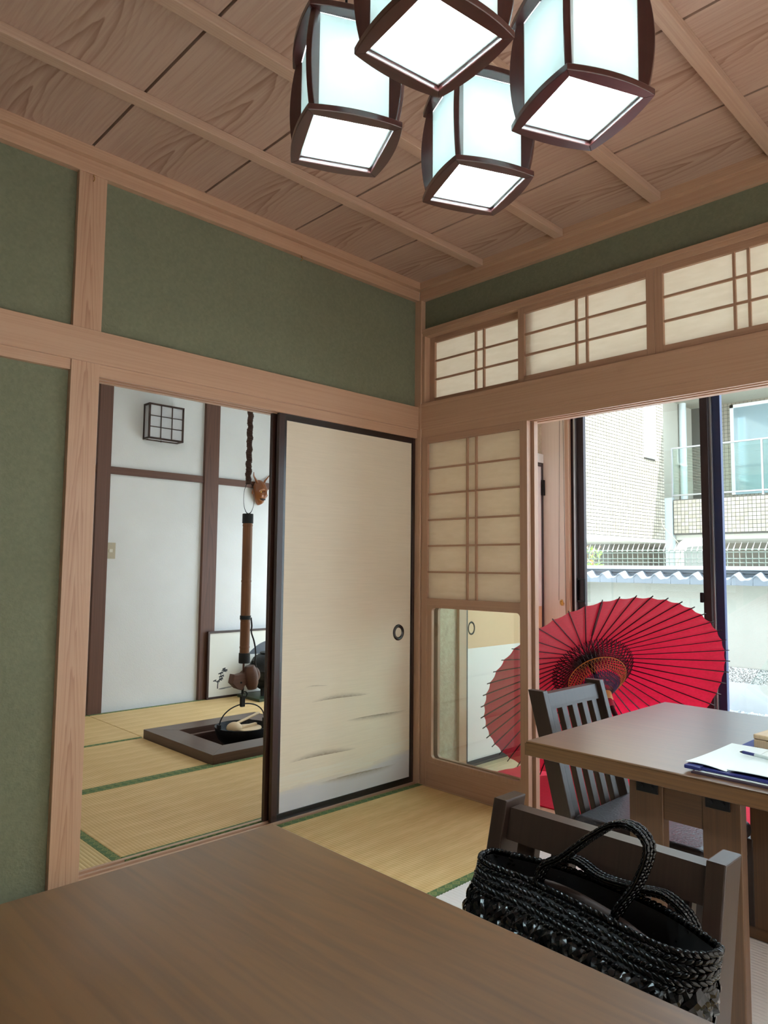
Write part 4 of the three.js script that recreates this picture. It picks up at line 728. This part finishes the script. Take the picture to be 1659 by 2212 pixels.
const picture = thing('low_screen', 'low framed screen with an ink pine painting leaning on the wall', 'screen', [0, 0, 0]);
{
  const w = 1024, h = 512, cv = document.createElement('canvas'); cv.width = w; cv.height = h; const c = cv.getContext('2d');
  c.fillStyle = 'rgb(228,226,216)'; c.fillRect(0, 0, w, h);
  const X = (x) => (x - 0.37) / 1.03 * w, Y = (y) => h - (y - 0.015) / 0.515 * h;
  c.strokeStyle = 'rgb(58,60,64)'; c.fillStyle = 'rgb(52,54,58)'; c.lineCap = 'round';
  const blob = (x, y, rx, ry, a, col) => { c.fillStyle = col; c.beginPath(); c.ellipse(X(x), Y(y), rx, ry, a, 0, 7); c.fill(); };
  blob(0.535, 0.078, 62, 6, -0.05, 'rgb(150,152,152)'); blob(0.50, 0.074, 34, 4, 0, 'rgb(110,112,114)');
  c.lineWidth = 9; c.beginPath(); c.moveTo(X(0.458), Y(0.082)); c.quadraticCurveTo(X(0.456), Y(0.11), X(0.462), Y(0.135)); c.stroke();
  c.lineWidth = 5; c.beginPath(); c.moveTo(X(0.462), Y(0.13)); c.quadraticCurveTo(X(0.48), Y(0.17), X(0.492), Y(0.21)); c.stroke(); c.beginPath(); c.moveTo(X(0.46), Y(0.125)); c.quadraticCurveTo(X(0.445), Y(0.14), X(0.432), Y(0.142)); c.stroke();
  for (const [x, y] of [[0.430, 0.146], [0.462, 0.140], [0.482, 0.150], [0.492, 0.158], [0.484, 0.175], [0.500, 0.180], [0.476, 0.200], [0.492, 0.206], [0.508, 0.224], [0.522, 0.216], [0.532, 0.222], [0.514, 0.236]]) { blob(x, y, 17, 5, -0.25, 'rgb(46,48,52)'); blob(x + 0.006, y - 0.005, 12, 3.5, 0.3, 'rgb(66,68,72)'); }
  // distant mountain in grey wash with white falls, drawn bank
  c.fillStyle = 'rgb(96,100,106)'; c.beginPath(); c.moveTo(X(0.74), Y(0.335)); c.quadraticCurveTo(X(0.86), Y(0.445), X(0.98), Y(0.44)); c.quadraticCurveTo(X(1.10), Y(0.43), X(1.20), Y(0.33)); c.lineTo(X(0.98), Y(0.345)); c.lineTo(X(0.90), Y(0.33)); c.closePath(); c.fill();
  c.strokeStyle = 'rgb(128,132,136)'; for (let k = 0; k < 9; k++) { c.lineWidth = 3 + (k % 3) * 2; c.beginPath(); c.moveTo(X(0.60 + 0.012 * k), Y(0.11 + 0.012 * k)); c.quadraticCurveTo(X(0.70 + 0.012 * k), Y(0.19 + 0.01 * k), X(0.90), Y(0.31 + 0.004 * k)); c.stroke(); }
  c.lineWidth = 6; c.beginPath(); c.moveTo(X(0.585), Y(0.17)); c.quadraticCurveTo(X(0.545), Y(0.13), X(0.60), Y(0.095)); c.stroke();
  const t = new THREE.CanvasTexture(cv); t.colorSpace = THREE.SRGBColorSpace;
  const g = new THREE.BoxGeometry(1.03, 0.515, 0.012).translate(0.885, 0.2725, -2.668).toNonIndexed(), p = g.attributes.position, uv = g.attributes.uv;
  for (let i = 0; i < p.count; i++) uv.setXY(i, (p.getX(i) - 0.37) / 1.03, (p.getY(i) - 0.015) / 0.515);
  mesh('painting', g, T(t, 0.85), picture);
  for (const [a, b, cc, d] of [[0.355, 0.372, 0.0, 0.546], [1.398, 1.415, 0.0, 0.546], [0.372, 1.398, 0.0, 0.017], [0.372, 1.398, 0.529, 0.546]]) mesh('frame', B(a, b, cc, d, -2.680, -2.655, null, 0.001), M.stile, picture);
}
const slab = tag(mesh('stone_slab', B(0.62, 1.00, 0.0, 0.022, -2.62, -2.30, 0, 0.003), T(tex(128, 128, 0.3, 0.3, (u, v) => lerpC([58, 74, 48], [36, 48, 34], fbm(u, v, 12, 12, 3))), 0.35)), 'dark green tile slab under the iron kettle', 'slab');
const kettle = thing('iron_kettle', 'large round iron kettle on a green slab beside the screen', 'kettle', [0.83, 0.022, -2.46]);
{
  mesh('body', lathe([[0.001, 0.045], [0.09, 0.048], [0.145, 0.085], [0.172, 0.14], [0.178, 0.19], [0.176, 0.195], [0.182, 0.200], [0.182, 0.208], [0.172, 0.213], [0.165, 0.255], [0.140, 0.30], [0.105, 0.325], [0.082, 0.332], [0.080, 0.338], [0.060, 0.338]], 48), M.iron, kettle);
  const kl = mesh('lid', lathe([[0.088, 0.338], [0.086, 0.345], [0.05, 0.352], [0.001, 0.356]], 36), M.iron, kettle);
  mesh('knob', lathe([[0.001, 0.355], [0.006, 0.356], [0.005, 0.364], [0.011, 0.372], [0.010, 0.381], [0.001, 0.386]], 20), M.brass, kl);
  for (let k = 0; k < 3; k++) { const a = 0.6 + k * 2.094; mesh('foot', cyl([0.11 * Math.cos(a), 0, 0.11 * Math.sin(a)], [0.095 * Math.cos(a), 0.07, 0.095 * Math.sin(a)], 0.018, 0.03, 12), M.iron, kettle); }
  for (const s of [-1, 1]) mesh('lug', new THREE.TorusGeometry(0.022, 0.006, 8, 20).rotateY(Math.PI / 2).translate(s * 0.165, 0.262, 0), M.iron, kettle);
}
const wl = thing('wall_lantern', 'small square lattice wall lantern on the white hearth room wall', 'wall lamp', [-0.085, 2.195, -2.722]);
{
  const w = 0.148, h = 0.140, d = 0.098; M.frost = T(tex(128, 128, 0.12, 0.12, (u, v) => { const a = Math.sin(2 * Math.PI * (u * 9 + v * 5)) * Math.sin(2 * Math.PI * (u * 9 - v * 5)); return lerpC([188, 188, 192], [214, 214, 216], 0.5 + 0.5 * a); }), 0.5);
  mesh('back_plate', B(-w, w, -h, h, 0, 0.012, 0, 0), M.stile, wl);
  mesh('diffuser', B(-w + 0.008, w - 0.008, -h + 0.008, h - 0.008, 0.012, d - 0.006, 0, 0), M.frost, wl);
  for (const s of [-1, 1]) { for (const y of [-h, h - 0.014]) mesh('frame_bar', B(s > 0 ? w - 0.014 : -w, s > 0 ? w : -w + 0.014, y, y + 0.014, 0.01, d, 2, 0.001), M.stile, wl); mesh('frame_bar', B(s > 0 ? w - 0.014 : -w, s > 0 ? w : -w + 0.014, -h, h, d - 0.014, d, 1, 0.001), M.stile, wl); mesh('frame_bar', B(-w, w, s > 0 ? h - 0.014 : -h, s > 0 ? h : -h + 0.014, d - 0.013, d + 0.001, 0, 0.001), M.stile, wl); }
  for (const k of [-1, 1]) { mesh('lattice_bar', B(k * 0.046 - 0.003, k * 0.046 + 0.003, -h, h, d - 0.008, d, 1, 0), M.stile, wl); mesh('lattice_bar', B(-w, w, k * 0.043 - 0.003, k * 0.043 + 0.003, d - 0.0075, d - 0.001, 0, 0), M.stile, wl); }
  mesh('finial', new THREE.SphereGeometry(0.008, 12, 8).translate(-0.02, -h - 0.004, 0.05), M.stile, wl);
}
const sw = thing('light_switch', 'beige light switch plate beside the dark post', 'switch', [-0.452, 1.186, -2.722]);
mesh('plate', B(-0.035, 0.035, -0.060, 0.060, 0, 0.006, 1, 0.002), S(0xb9ad94, 0.5), sw); mesh('rocker', B(-0.013, 0.013, -0.012, 0.012, 0.006, 0.010, 1, 0.001), S(0xd8d2c2, 0.4), sw);
for (const y of [-0.05, 0.05]) mesh('screw', cyl([0, y, 0.005], [0, y, 0.007], 0.003, 0.003, 8), M.alu, sw);

// carved horned mask hung on the timber rail
const mask = thing('horned_mask', 'small carved wooden horned mask hung on the dark rail', 'mask', [0.835, 1.725, -2.715], 0.30);
{
  const g = new THREE.SphereGeometry(1, 64, 48), p = g.attributes.position, gs = (x, y, cx, cy, sx, sy) => Math.exp(-Math.pow((x - cx) / sx, 2) - Math.pow((y - cy) / sy, 2));
  for (let i = 0; i < p.count; i++) {
    let x = p.getX(i), y = p.getY(i), z = p.getZ(i); const f = Math.max(0, z);
    const wJ = y < 0 ? 1 - 0.40 * Math.pow(-y, 1.3) : 1 - 0.05 * y; let X = x * 0.078 * wJ, Y = y * 0.112, Z = z > 0 ? z * 0.075 : z * 0.012;
    if (z > 0) {
      Z += f * (0.022 * gs(x, y, 0, -0.12, 0.16, 0.30) + 0.014 * (gs(x, y, 0.42, 0.22, 0.3, 0.12) + gs(x, y, -0.42, 0.22, 0.3, 0.12)));
      Z -= f * 0.022 * (gs(x, y, 0.40, 0.02, 0.22, 0.12) + gs(x, y, -0.40, 0.02, 0.22, 0.12));
      Z += f * 0.014 * (gs(x, y, 0.55, -0.26, 0.2, 0.14) + gs(x, y, -0.55, -0.26, 0.2, 0.14));
      Z -= f * 0.026 * gs(x, y, 0, -0.56, 0.5, 0.07); Z += f * 0.016 * gs(x, y, 0, -0.85, 0.3, 0.13) + f * 0.008 * gs(x, y, 0, -0.45, 0.4, 0.06);
      Z -= f * 0.006 * gs(x, y, 0, 0.6, 0.08, 0.3);
    }
    p.setXYZ(i, X, Y, Z + 0.012);
  }
  g.computeVertexNormals(); M.maskWood = S(0x84491f, 0.28, { clearcoat: 0.3 });
  mesh('face', g, M.maskWood, mask);
  for (const s of [-1, 1]) {
    const c = new THREE.CatmullRomCurve3([[s * 0.040, 0.075, 0.035], [s * 0.066, 0.110, 0.030], [s * 0.092, 0.135, 0.032], [s * 0.110, 0.165, 0.045]].map((q) => new THREE.Vector3(...q))), t = new THREE.TubeGeometry(c, 20, 0.012, 10), q = t.attributes.position;
    for (let i = 0; i <= 20; i++) { const C = c.getPointAt(i / 20), k = 1 - 0.72 * i / 20; for (let j = 0; j <= 10; j++) { const m = i * 11 + j; q.setXYZ(m, C.x + (q.getX(m) - C.x) * k, C.y + (q.getY(m) - C.y) * k, C.z + (q.getZ(m) - C.z) * k); } }
    t.computeVertexNormals(); mesh('horn', t, M.maskWood, mask);
    const eye = mesh('eye', new THREE.SphereGeometry(0.013, 16, 12).scale(1.25, 0.8, 0.8).translate(s * 0.030, 0.002, 0.066), M.brass, mask); mesh('pupil', new THREE.SphereGeometry(0.005, 10, 8).translate(s * 0.030, 0.001, 0.075), M.blackMetal, eye);
    mesh('ear', new THREE.SphereGeometry(0.016, 14, 10).scale(0.5, 1.4, 0.8).translate(s * 0.078, 0.0, 0.012), M.maskWood, mask);
  }
  mesh('mouth', tube([[-0.034, -0.060, 0.058], [-0.015, -0.064, 0.074], [0.015, -0.064, 0.074], [0.034, -0.060, 0.058]], 0.0048, 20, 8), M.blackMetal, mask);
}

// ------------------------------------------------------------------ garden and neighbours
const GY = -0.33;
const ground = struct('ground', 'pale gravel ground of the garden', 'ground', [0, GY, 0]);
const gravelT = tex(512, 512, 0.8, 0.8, (u, v) => { const a = vn(u * 90, v * 90, 90, 90), b = vn(u * 45 + 7, v * 45, 45, 45); return lerpC([206, 208, 210], [150, 152, 154], clamp(1.6 * (a * 0.6 + b * 0.4) - 0.3)); });
mesh('soil', B(1.2, 60, -0.3, 0, -40, 40, 0, 0), T(gravelT, 0.95), ground);
mesh('soil', B(-40, 1.2, -0.3, 0, -40, 40, 0, 0), T(gravelT, 0.95), ground);
const pebbles = (() => { const g = new THREE.IcosahedronGeometry(0.02, 0), n = 2600, im = new THREE.InstancedMesh(g, S(0xc2c6c8, 0.9), n), m = new THREE.Matrix4(), q = new THREE.Quaternion(); for (let i = 0; i < n; i++) { q.setFromEuler(new THREE.Euler(rr(0, 6), rr(0, 6), rr(0, 6))); m.compose(new THREE.Vector3(rr(3.6, 4.95), rr(-0.004, 0.008), rr(-1.6, 2.2)), q, new THREE.Vector3(rr(0.6, 1.3), rr(0.4, 0.8), rr(0.6, 1.3))); im.setMatrixAt(i, m); im.setColorAt(i, new THREE.Color().setScalar(rr(0.55, 1.1))); } im.name = 'pebbles'; im.userData.kind = 'stuff'; im.castShadow = im.receiveShadow = true; ground.add(im); return im; })();

const gw = struct('garden_wall', 'cream plaster garden wall with a grey pebble stripe and tiled coping', 'wall');
M.creamWall = T(tex(512, 512, 2.4, 2.4, (u, v) => lerpC([150, 149, 139], [138, 137, 127], clamp(0.5 + 1.1 * (fbm(u, v, 5, 4, 4) - 0.5)))), 0.95, { bumpMap: sandBump, bumpScale: 0.002 });
mesh('upper_plaster', B(5.0, 5.22, 0.105, 0.95, -3.3, 5, 2, 0), M.creamWall, gw);
mesh('pebble_band', B(4.992, 5.22, -0.045, 0.105, -3.3, 5, 2, 0), T(tex(256, 256, 0.4, 0.4, (u, v) => lerpC([178, 178, 170], [96, 98, 94], clamp(2.2 * (vn(u * 60, v * 60, 60, 60) - 0.3)))), 0.95, { bumpMap: sandBump, bumpScale: 0.006 }), gw);
mesh('base', B(4.985, 5.22, -0.36, -0.045, -3.3, 5, 2, 0), T(tex(256, 512, 1.2, 2.5, (u, v) => { const s = vn(v * 9, u * 2, 9, 2) > 0.72 ? 0.5 : 0; return lerpC([164, 166, 168], [148, 144, 130], clamp(s + 0.5 * (fbm(u, v, 4, 30, 3) - 0.3))); }), 0.9), gw);
M.tile = S(0x666c72, 0.45); M.tileDark = S(0x4e545a, 0.55); M.ridge = S(0x767c82, 0.45);
{
  const pitch = 0.2055, z0 = -4.3, f = (t) => 0.027 * Math.sin(2 * Math.PI * t + 2.3) + 0.011 * Math.sin(4 * Math.PI * t + 3.4), n = 24;   // pantile section
  const sheetS = new THREE.Shape(), plateS = new THREE.Shape();
  for (let i = 0; i <= n; i++) { const t = i / n; i ? sheetS.lineTo(t * pitch, f(t)) : sheetS.moveTo(0, f(0)); i ? plateS.lineTo(t * pitch, f(t) - 0.004) : plateS.moveTo(0, f(0) - 0.004); }
  for (let i = n; i >= 0; i--) { const t = i / n; sheetS.lineTo(t * pitch, f(t) - 0.014); }
  plateS.lineTo(pitch, -0.066); plateS.lineTo(0.006, -0.066); sheetS.closePath(); plateS.closePath();
  const g = new THREE.ExtrudeGeometry(sheetS, { depth: 0.24, bevelEnabled: false }); g.rotateY(Math.PI / 2); g.rotateZ(0.20);   // shape x -> -z, depth -> +x
  const lip = new THREE.ExtrudeGeometry(plateS, { depth: 0.014, bevelEnabled: true, bevelThickness: 0.002, bevelSize: 0.0015, bevelSegments: 1 }); lip.rotateY(Math.PI / 2);
  for (let k = 0; k < 40; k++) { const o = mesh('coping_tile', g, M.tile, gw); o.position.set(4.80, 1.005, z0 + (k + 1) * pitch); const l = mesh('tile_front', lip, M.tile, o); l.position.set(0.006, 0, 0); }
  mesh('coping_bed', B(4.83, 5.24, 0.93, 0.985, z0, 5, 2, 0), M.creamWall, gw);
  mesh('ridge_course', [B(4.965, 5.25, 1.0, 1.052, z0 + 0.2, 5, 2, 0.004), B(4.955, 5.26, 1.054, 1.088, z0 + 0.2, 5, 2, 0.004)], M.tileDark, gw);
  for (let k = 0; k < 13; k++) mesh('ridge_tile', (() => { const q = new THREE.Shape(); q.absarc(0, 0, 0.165, 0, Math.PI); q.lineTo(-0.145, 0); q.absarc(0, 0, 0.145, Math.PI, 0, true); q.closePath(); const e = new THREE.ExtrudeGeometry(q, { depth: 0.645, bevelEnabled: false }); e.scale(1, 0.26, 1); e.translate(5.105, 1.088, z0 + 0.25 + k * 0.65); return e; })(), M.ridge, gw);
}
const fence = thing('mesh_fence', 'wire mesh fence with white spikes above the garden wall', 'fence', [5.45, 0, 0]);
{
  const H = []; for (const y of [1.17, 1.215, 1.285, 1.315]) H.push(cyl([0, y, -4.3], [0, y, 5], 0.005, 0.005, 6));
  mesh('horizontal_wires', merge(H), S(0x6c7468, 0.6), fence).userData.kind = 'stuff';
  const wire = merge([cyl([0, 0.9, 0], [0, 1.29, 0], 0.0045, 0.0045, 6), cyl([0, 1.29, 0], [-0.012, 1.318, 0.014], 0.0045, 0.0045, 6)]), mw = S(0x767d70, 0.6), sp = new THREE.ConeGeometry(0.011, 0.10, 6); sp.scale(1, 1, 0.6); sp.rotateX(0.35); sp.translate(-0.02, 1.352, 0.02); const ms = S(0xe8e8e4, 0.45);
  for (let k = 0; k < 140; k++) { const z = -4.2 + k * 0.0645; const o = mesh('wire', wire, mw, fence); o.position.z = z; const q = mesh('spike', sp, ms, o); }
}
// apartment house: tiled wing facing +z on the left, balcony front facing the garden on the right
const apt = thing('apartment_building', 'cream tiled apartment building with glass balcony beyond the garden wall', 'building');
{
  const cream = [0x988f80, 0x918878, 0x9f9788].map((c) => S(c, 0.5)), grout = S(0x4a4740, 0.95);
  mesh('wing_wall', B(6.5, 13.99, 1.80, 9.5, -9, -5.0, 0, 0), grout, apt);
  mesh('wing_soffit', B(6.5, 13.99, 1.72, 1.80, -9, -5.0, 0, 0), S(0xb9b6a8, 0.9), apt);
  const wing = [[], [], []], tw = 0.1155, th = 0.0735;            // face tiles too small to pick apart: joined
  for (let i = 0; i < 46; i++) for (let j = 0; j < 52; j++) { const x = 13.98 - (i + 1) * tw, y = 1.806 + j * th; if (x < 8.7) continue; if (x + tw > 12.95 && x < 13.50 && y + th > 3.70 && y < 6) continue; const q = new THREE.BoxGeometry(tw - 0.021, th - 0.015, 0.014); q.translate(x + tw / 2, y + th / 2, -4.996); wing[Math.floor(rnd() * 3)].push(q); }
  wing.forEach((w, k) => { mesh('facade_tiles', merge(w), cream[k], apt).userData.kind = 'stuff'; });
  const win = mesh('window_frame', [B(12.97, 13.02, 3.72, 6, -5.0, -4.96, 1, 0), B(13.46, 13.50, 3.72, 6, -5.0, -4.96, 1, 0), B(12.95, 13.52, 3.68, 3.73, -5.0, -4.93, 0, 0)], M.white, apt); mesh('window_pane', B(13.02, 13.46, 3.73, 6, -5.0, -4.985, 1, 0), S(0x8a97a0, 0.1, { metalness: 0.2 }), win);
  mesh('column', B(13.99, 14.16, 0.0, 2.80, -5.0, -4.82, 1, 0), S(0x9aa09c, 0.8), apt);
  mesh('column', B(14.4, 14.9, -0.3, 1.9, -4.9, -4.3, 1, 0), S(0x8a8a82, 0.8), apt);
  mesh('balcony_parapet', B(14.02, 14.20, 1.915, 2.75, -4.80, 3, 2, 0), grout, apt);
  const tp = 0.0875, pt = new THREE.BoxGeometry(0.012, tp - 0.010, tp - 0.010), far = [];
  for (let i = 0; i < 88; i++) for (let j = 0; j < 9; j++) { const z = -4.79 + (i + 0.5) * tp, y = 1.935 + (j + 0.5) * tp + 0.01; if (i < 30) { const o = mesh('parapet_tile', pt, cream[Math.floor(rnd() * 3)], apt); o.position.set(14.015, y, z); } else { const q = pt.clone(); q.translate(14.015, y, z); far.push(q); } }
  mesh('parapet_tiles', merge(far), cream[0], apt).userData.kind = 'stuff';
  mesh('upper_balcony', B(14.21, 16.5, 5.36, 5.62, -5.3, 3, 2, 0), S(0x9c978a, 0.9), apt);
  mesh('balcony_slab', B(14.2, 17, 1.80, 1.93, -5, 3, 2, 0), S(0xbab6a8, 0.9), apt);
  mesh('hand_rail', B(14.06, 14.11, 3.975, 4.01, -4.84, 3, 2, 0.004), M.alu, apt); mesh('lower_rail', B(14.06, 14.11, 2.84, 2.875, -4.84, 3, 2, 0.004), M.alu, apt);
  for (const z of [-4.84, -3.83, -2.83, -1.83]) mesh('rail_post', B(14.065, 14.105, 2.75, 4.0, z - 0.02, z + 0.02, 1, 0.003), M.alu, apt);
  for (const [a, b] of [[-4.82, -3.85], [-3.81, -2.85], [-2.81, -1.85]]) mesh('glass_panel', B(14.08, 14.088, 2.88, 3.97, a, b, 2, 0), new THREE.MeshPhysicalMaterial({ color: 0xf0f8f4, roughness: 0.02, transmission: 1, thickness: 0, ior: 1.5 }), apt);
  // recessed back wall with window, down pipe, air conditioner
  mesh('rear_wall', B(16.2, 16.5, 1.9, 7.0, -5.3, 6, 2, 0), grout, apt);
  mesh('rear_block', B(13.99, 18, 1.75, 7.2, -9, -5.36, 0, 0), S(0x9c978a, 0.9), apt);
  const rear = []; for (let i = 0; i < 34; i++) for (let j = 0; j < 44; j++) { const z = -4.98 + (i + 0.5) * 0.098, y = 1.95 + (j + 0.5) * 0.098; if (z > -4.22 && z < -2.4 && y > 3.0 && y < 5.30) continue; const q = new THREE.BoxGeometry(0.012, 0.088, 0.088); q.translate(16.195, y, z); rear.push(q); }
  mesh('rear_tiles', merge(rear), cream[1], apt).userData.kind = 'stuff';
  const rw = mesh('window_frame', [B(16.14, 16.2, 3.0, 5.30, -4.22, -4.14, 1, 0), B(16.14, 16.2, 5.22, 5.30, -4.22, -2.4, 2, 0), B(16.14, 16.2, 3.0, 5.30, -2.48, -2.4, 1, 0)], M.white, apt); mesh('window_pane', B(16.17, 16.19, 3.0, 5.22, -4.14, -2.48, 1, 0), S(0x93a8b0, 0.08, { metalness: 0.3 }), rw);
  mesh('down_pipe', cyl([15.4, 1.9, -5.12], [15.4, 7, -5.12], 0.09, 0.09, 14), S(0xc4cac8, 0.5), apt);
  mesh('recess_wall', B(14.0, 16.3, 1.9, 7.0, -5.35, -5.22, 0, 0), S(0xa8a294, 0.8), apt);
  mesh('ground_floor_wall', B(8.0, 17.5, -0.4, 1.8, -7.3, -7.0, 0, 0), S(0x8f8b7e, 0.9), apt);
  mesh('ground_floor_wall', B(17.4, 17.7, -0.4, 1.9, -7.3, 6, 2, 0), S(0x7c786e, 0.9), apt);
}
const ac = thing('air_conditioner', 'white air conditioner unit standing on the balcony', 'air conditioner', [15.0, 1.93, -2.15]);
mesh('case', B(-0.16, 0.16, 0.04, 1.0, -0.45, 0.35, 2, 0.01), M.white, ac); mesh('grille', lathe([[0.001, 0], [0.24, 0], [0.25, 0.008], [0.25, 0.012]], 28).rotateZ(Math.PI / 2).translate(-0.16, 0.55, -0.02), M.alu, ac);
for (const z of [-0.35, 0.25]) mesh('foot', B(-0.15, 0.15, 0, 0.04, z - 0.03, z + 0.03, 0, 0), M.alu, ac);
const duct = thing('drain_pipe', 'thick white drain pipe bending down under the balcony', 'pipe', [12.0, 0, -3.56]);
mesh('pipe', tube([[0, 0.2, -0.25], [0, 1.30, -0.25], [0, 1.52, -0.23], [0, 1.62, -0.14], [0, 1.65, 0.02], [0, 1.65, 0.45]], 0.085, 60, 14), S(0xb4b6b0, 0.5), duct); mesh('joint', cyl([0, 1.65, 0.40], [0, 1.65, 0.54], 0.10, 0.10, 18), S(0xa8aaa4, 0.5), duct);
const endWall = thing('garden_wall_end', 'small tiled wall end pier left of the garden wall', 'pier', [4.72, GY, -2.22]);
mesh('pier', B(-0.12, 0.30, 0, 1.53, -0.34, 0.12, 1, 0.01), M.creamWall, endWall); mesh('cap', [B(-0.18, 0.36, 1.53, 1.60, -0.40, 0.18, 0, 0.02), B(-0.10, 0.28, 1.60, 1.66, -0.30, 0.10, 0, 0.02)], M.tile, endWall);

const bush = thing('nandina_shrub', 'leafy garden shrub peeking over the left end of the wall', 'shrub', [5.9, GY, -2.6]);
{
  M.leaf = new THREE.MeshPhysicalMaterial({ color: 0x8fae4e, roughness: 0.7, transmission: 0.35, thickness: 0 }); M.leafRed = new THREE.MeshPhysicalMaterial({ color: 0xc27a52, roughness: 0.7, transmission: 0.3, thickness: 0 });
  const lf = new THREE.BufferGeometry(); lf.setAttribute('position', new THREE.Float32BufferAttribute([0, 0, 0, 0.012, 0.03, 0.004, 0, 0.075, 0, 0, 0, 0, 0, 0.075, 0, -0.012, 0.03, 0.004], 3)); lf.computeVertexNormals();
  const st = []; for (let k = 0; k < 7; k++) { const a = k * 0.9; st.push(tube([[0.05 * Math.cos(a), 0, 0.05 * Math.sin(a)], [0.10 * Math.cos(a), 0.9, 0.10 * Math.sin(a)], [0.22 * Math.cos(a), rr(1.45, 1.75), 0.22 * Math.sin(a)]], 0.008, 16, 6)); }
  mesh('stems', merge(st), S(0x6a5a40, 0.9), bush);
  const im = (mt, n, nm) => { const o = new THREE.InstancedMesh(lf, mt, n), m = new THREE.Matrix4(), q = new THREE.Quaternion(); for (let i = 0; i < n; i++) { const a = rr(0, 6.28), r = 0.36 * Math.sqrt(rnd()); q.setFromEuler(new THREE.Euler(rr(-1.5, 1.5), rr(0, 6.28), rr(-1.2, 1.2))); m.compose(new THREE.Vector3(r * Math.cos(a), rr(1.05, 1.82 - 0.5 * r), r * Math.sin(a)), q, new THREE.Vector3(1, 1, 1).multiplyScalar(rr(0.7, 1.3))); o.setMatrixAt(i, m); } o.name = nm; o.userData.kind = 'stuff'; o.castShadow = o.receiveShadow = true; bush.add(o); };
  im(M.leaf, 520, 'leaves'); im(M.leafRed, 90, 'young_leaves');
}
const vine = thing('dry_vine', 'thin dry vine climbing through the mesh fence', 'vine', [5.44, 0, -0.95]);
mesh('stem', tube([[0, 1.0, 0.0], [0, 1.18, -0.05], [-0.01, 1.25, 0.0], [0, 1.36, -0.02], [0, 1.48, -0.12], [0, 1.60, -0.22], [0, 1.68, -0.24]], 0.004, 50, 5), S(0x8d846a, 0.9), vine);

renderer.render(scene, camera);
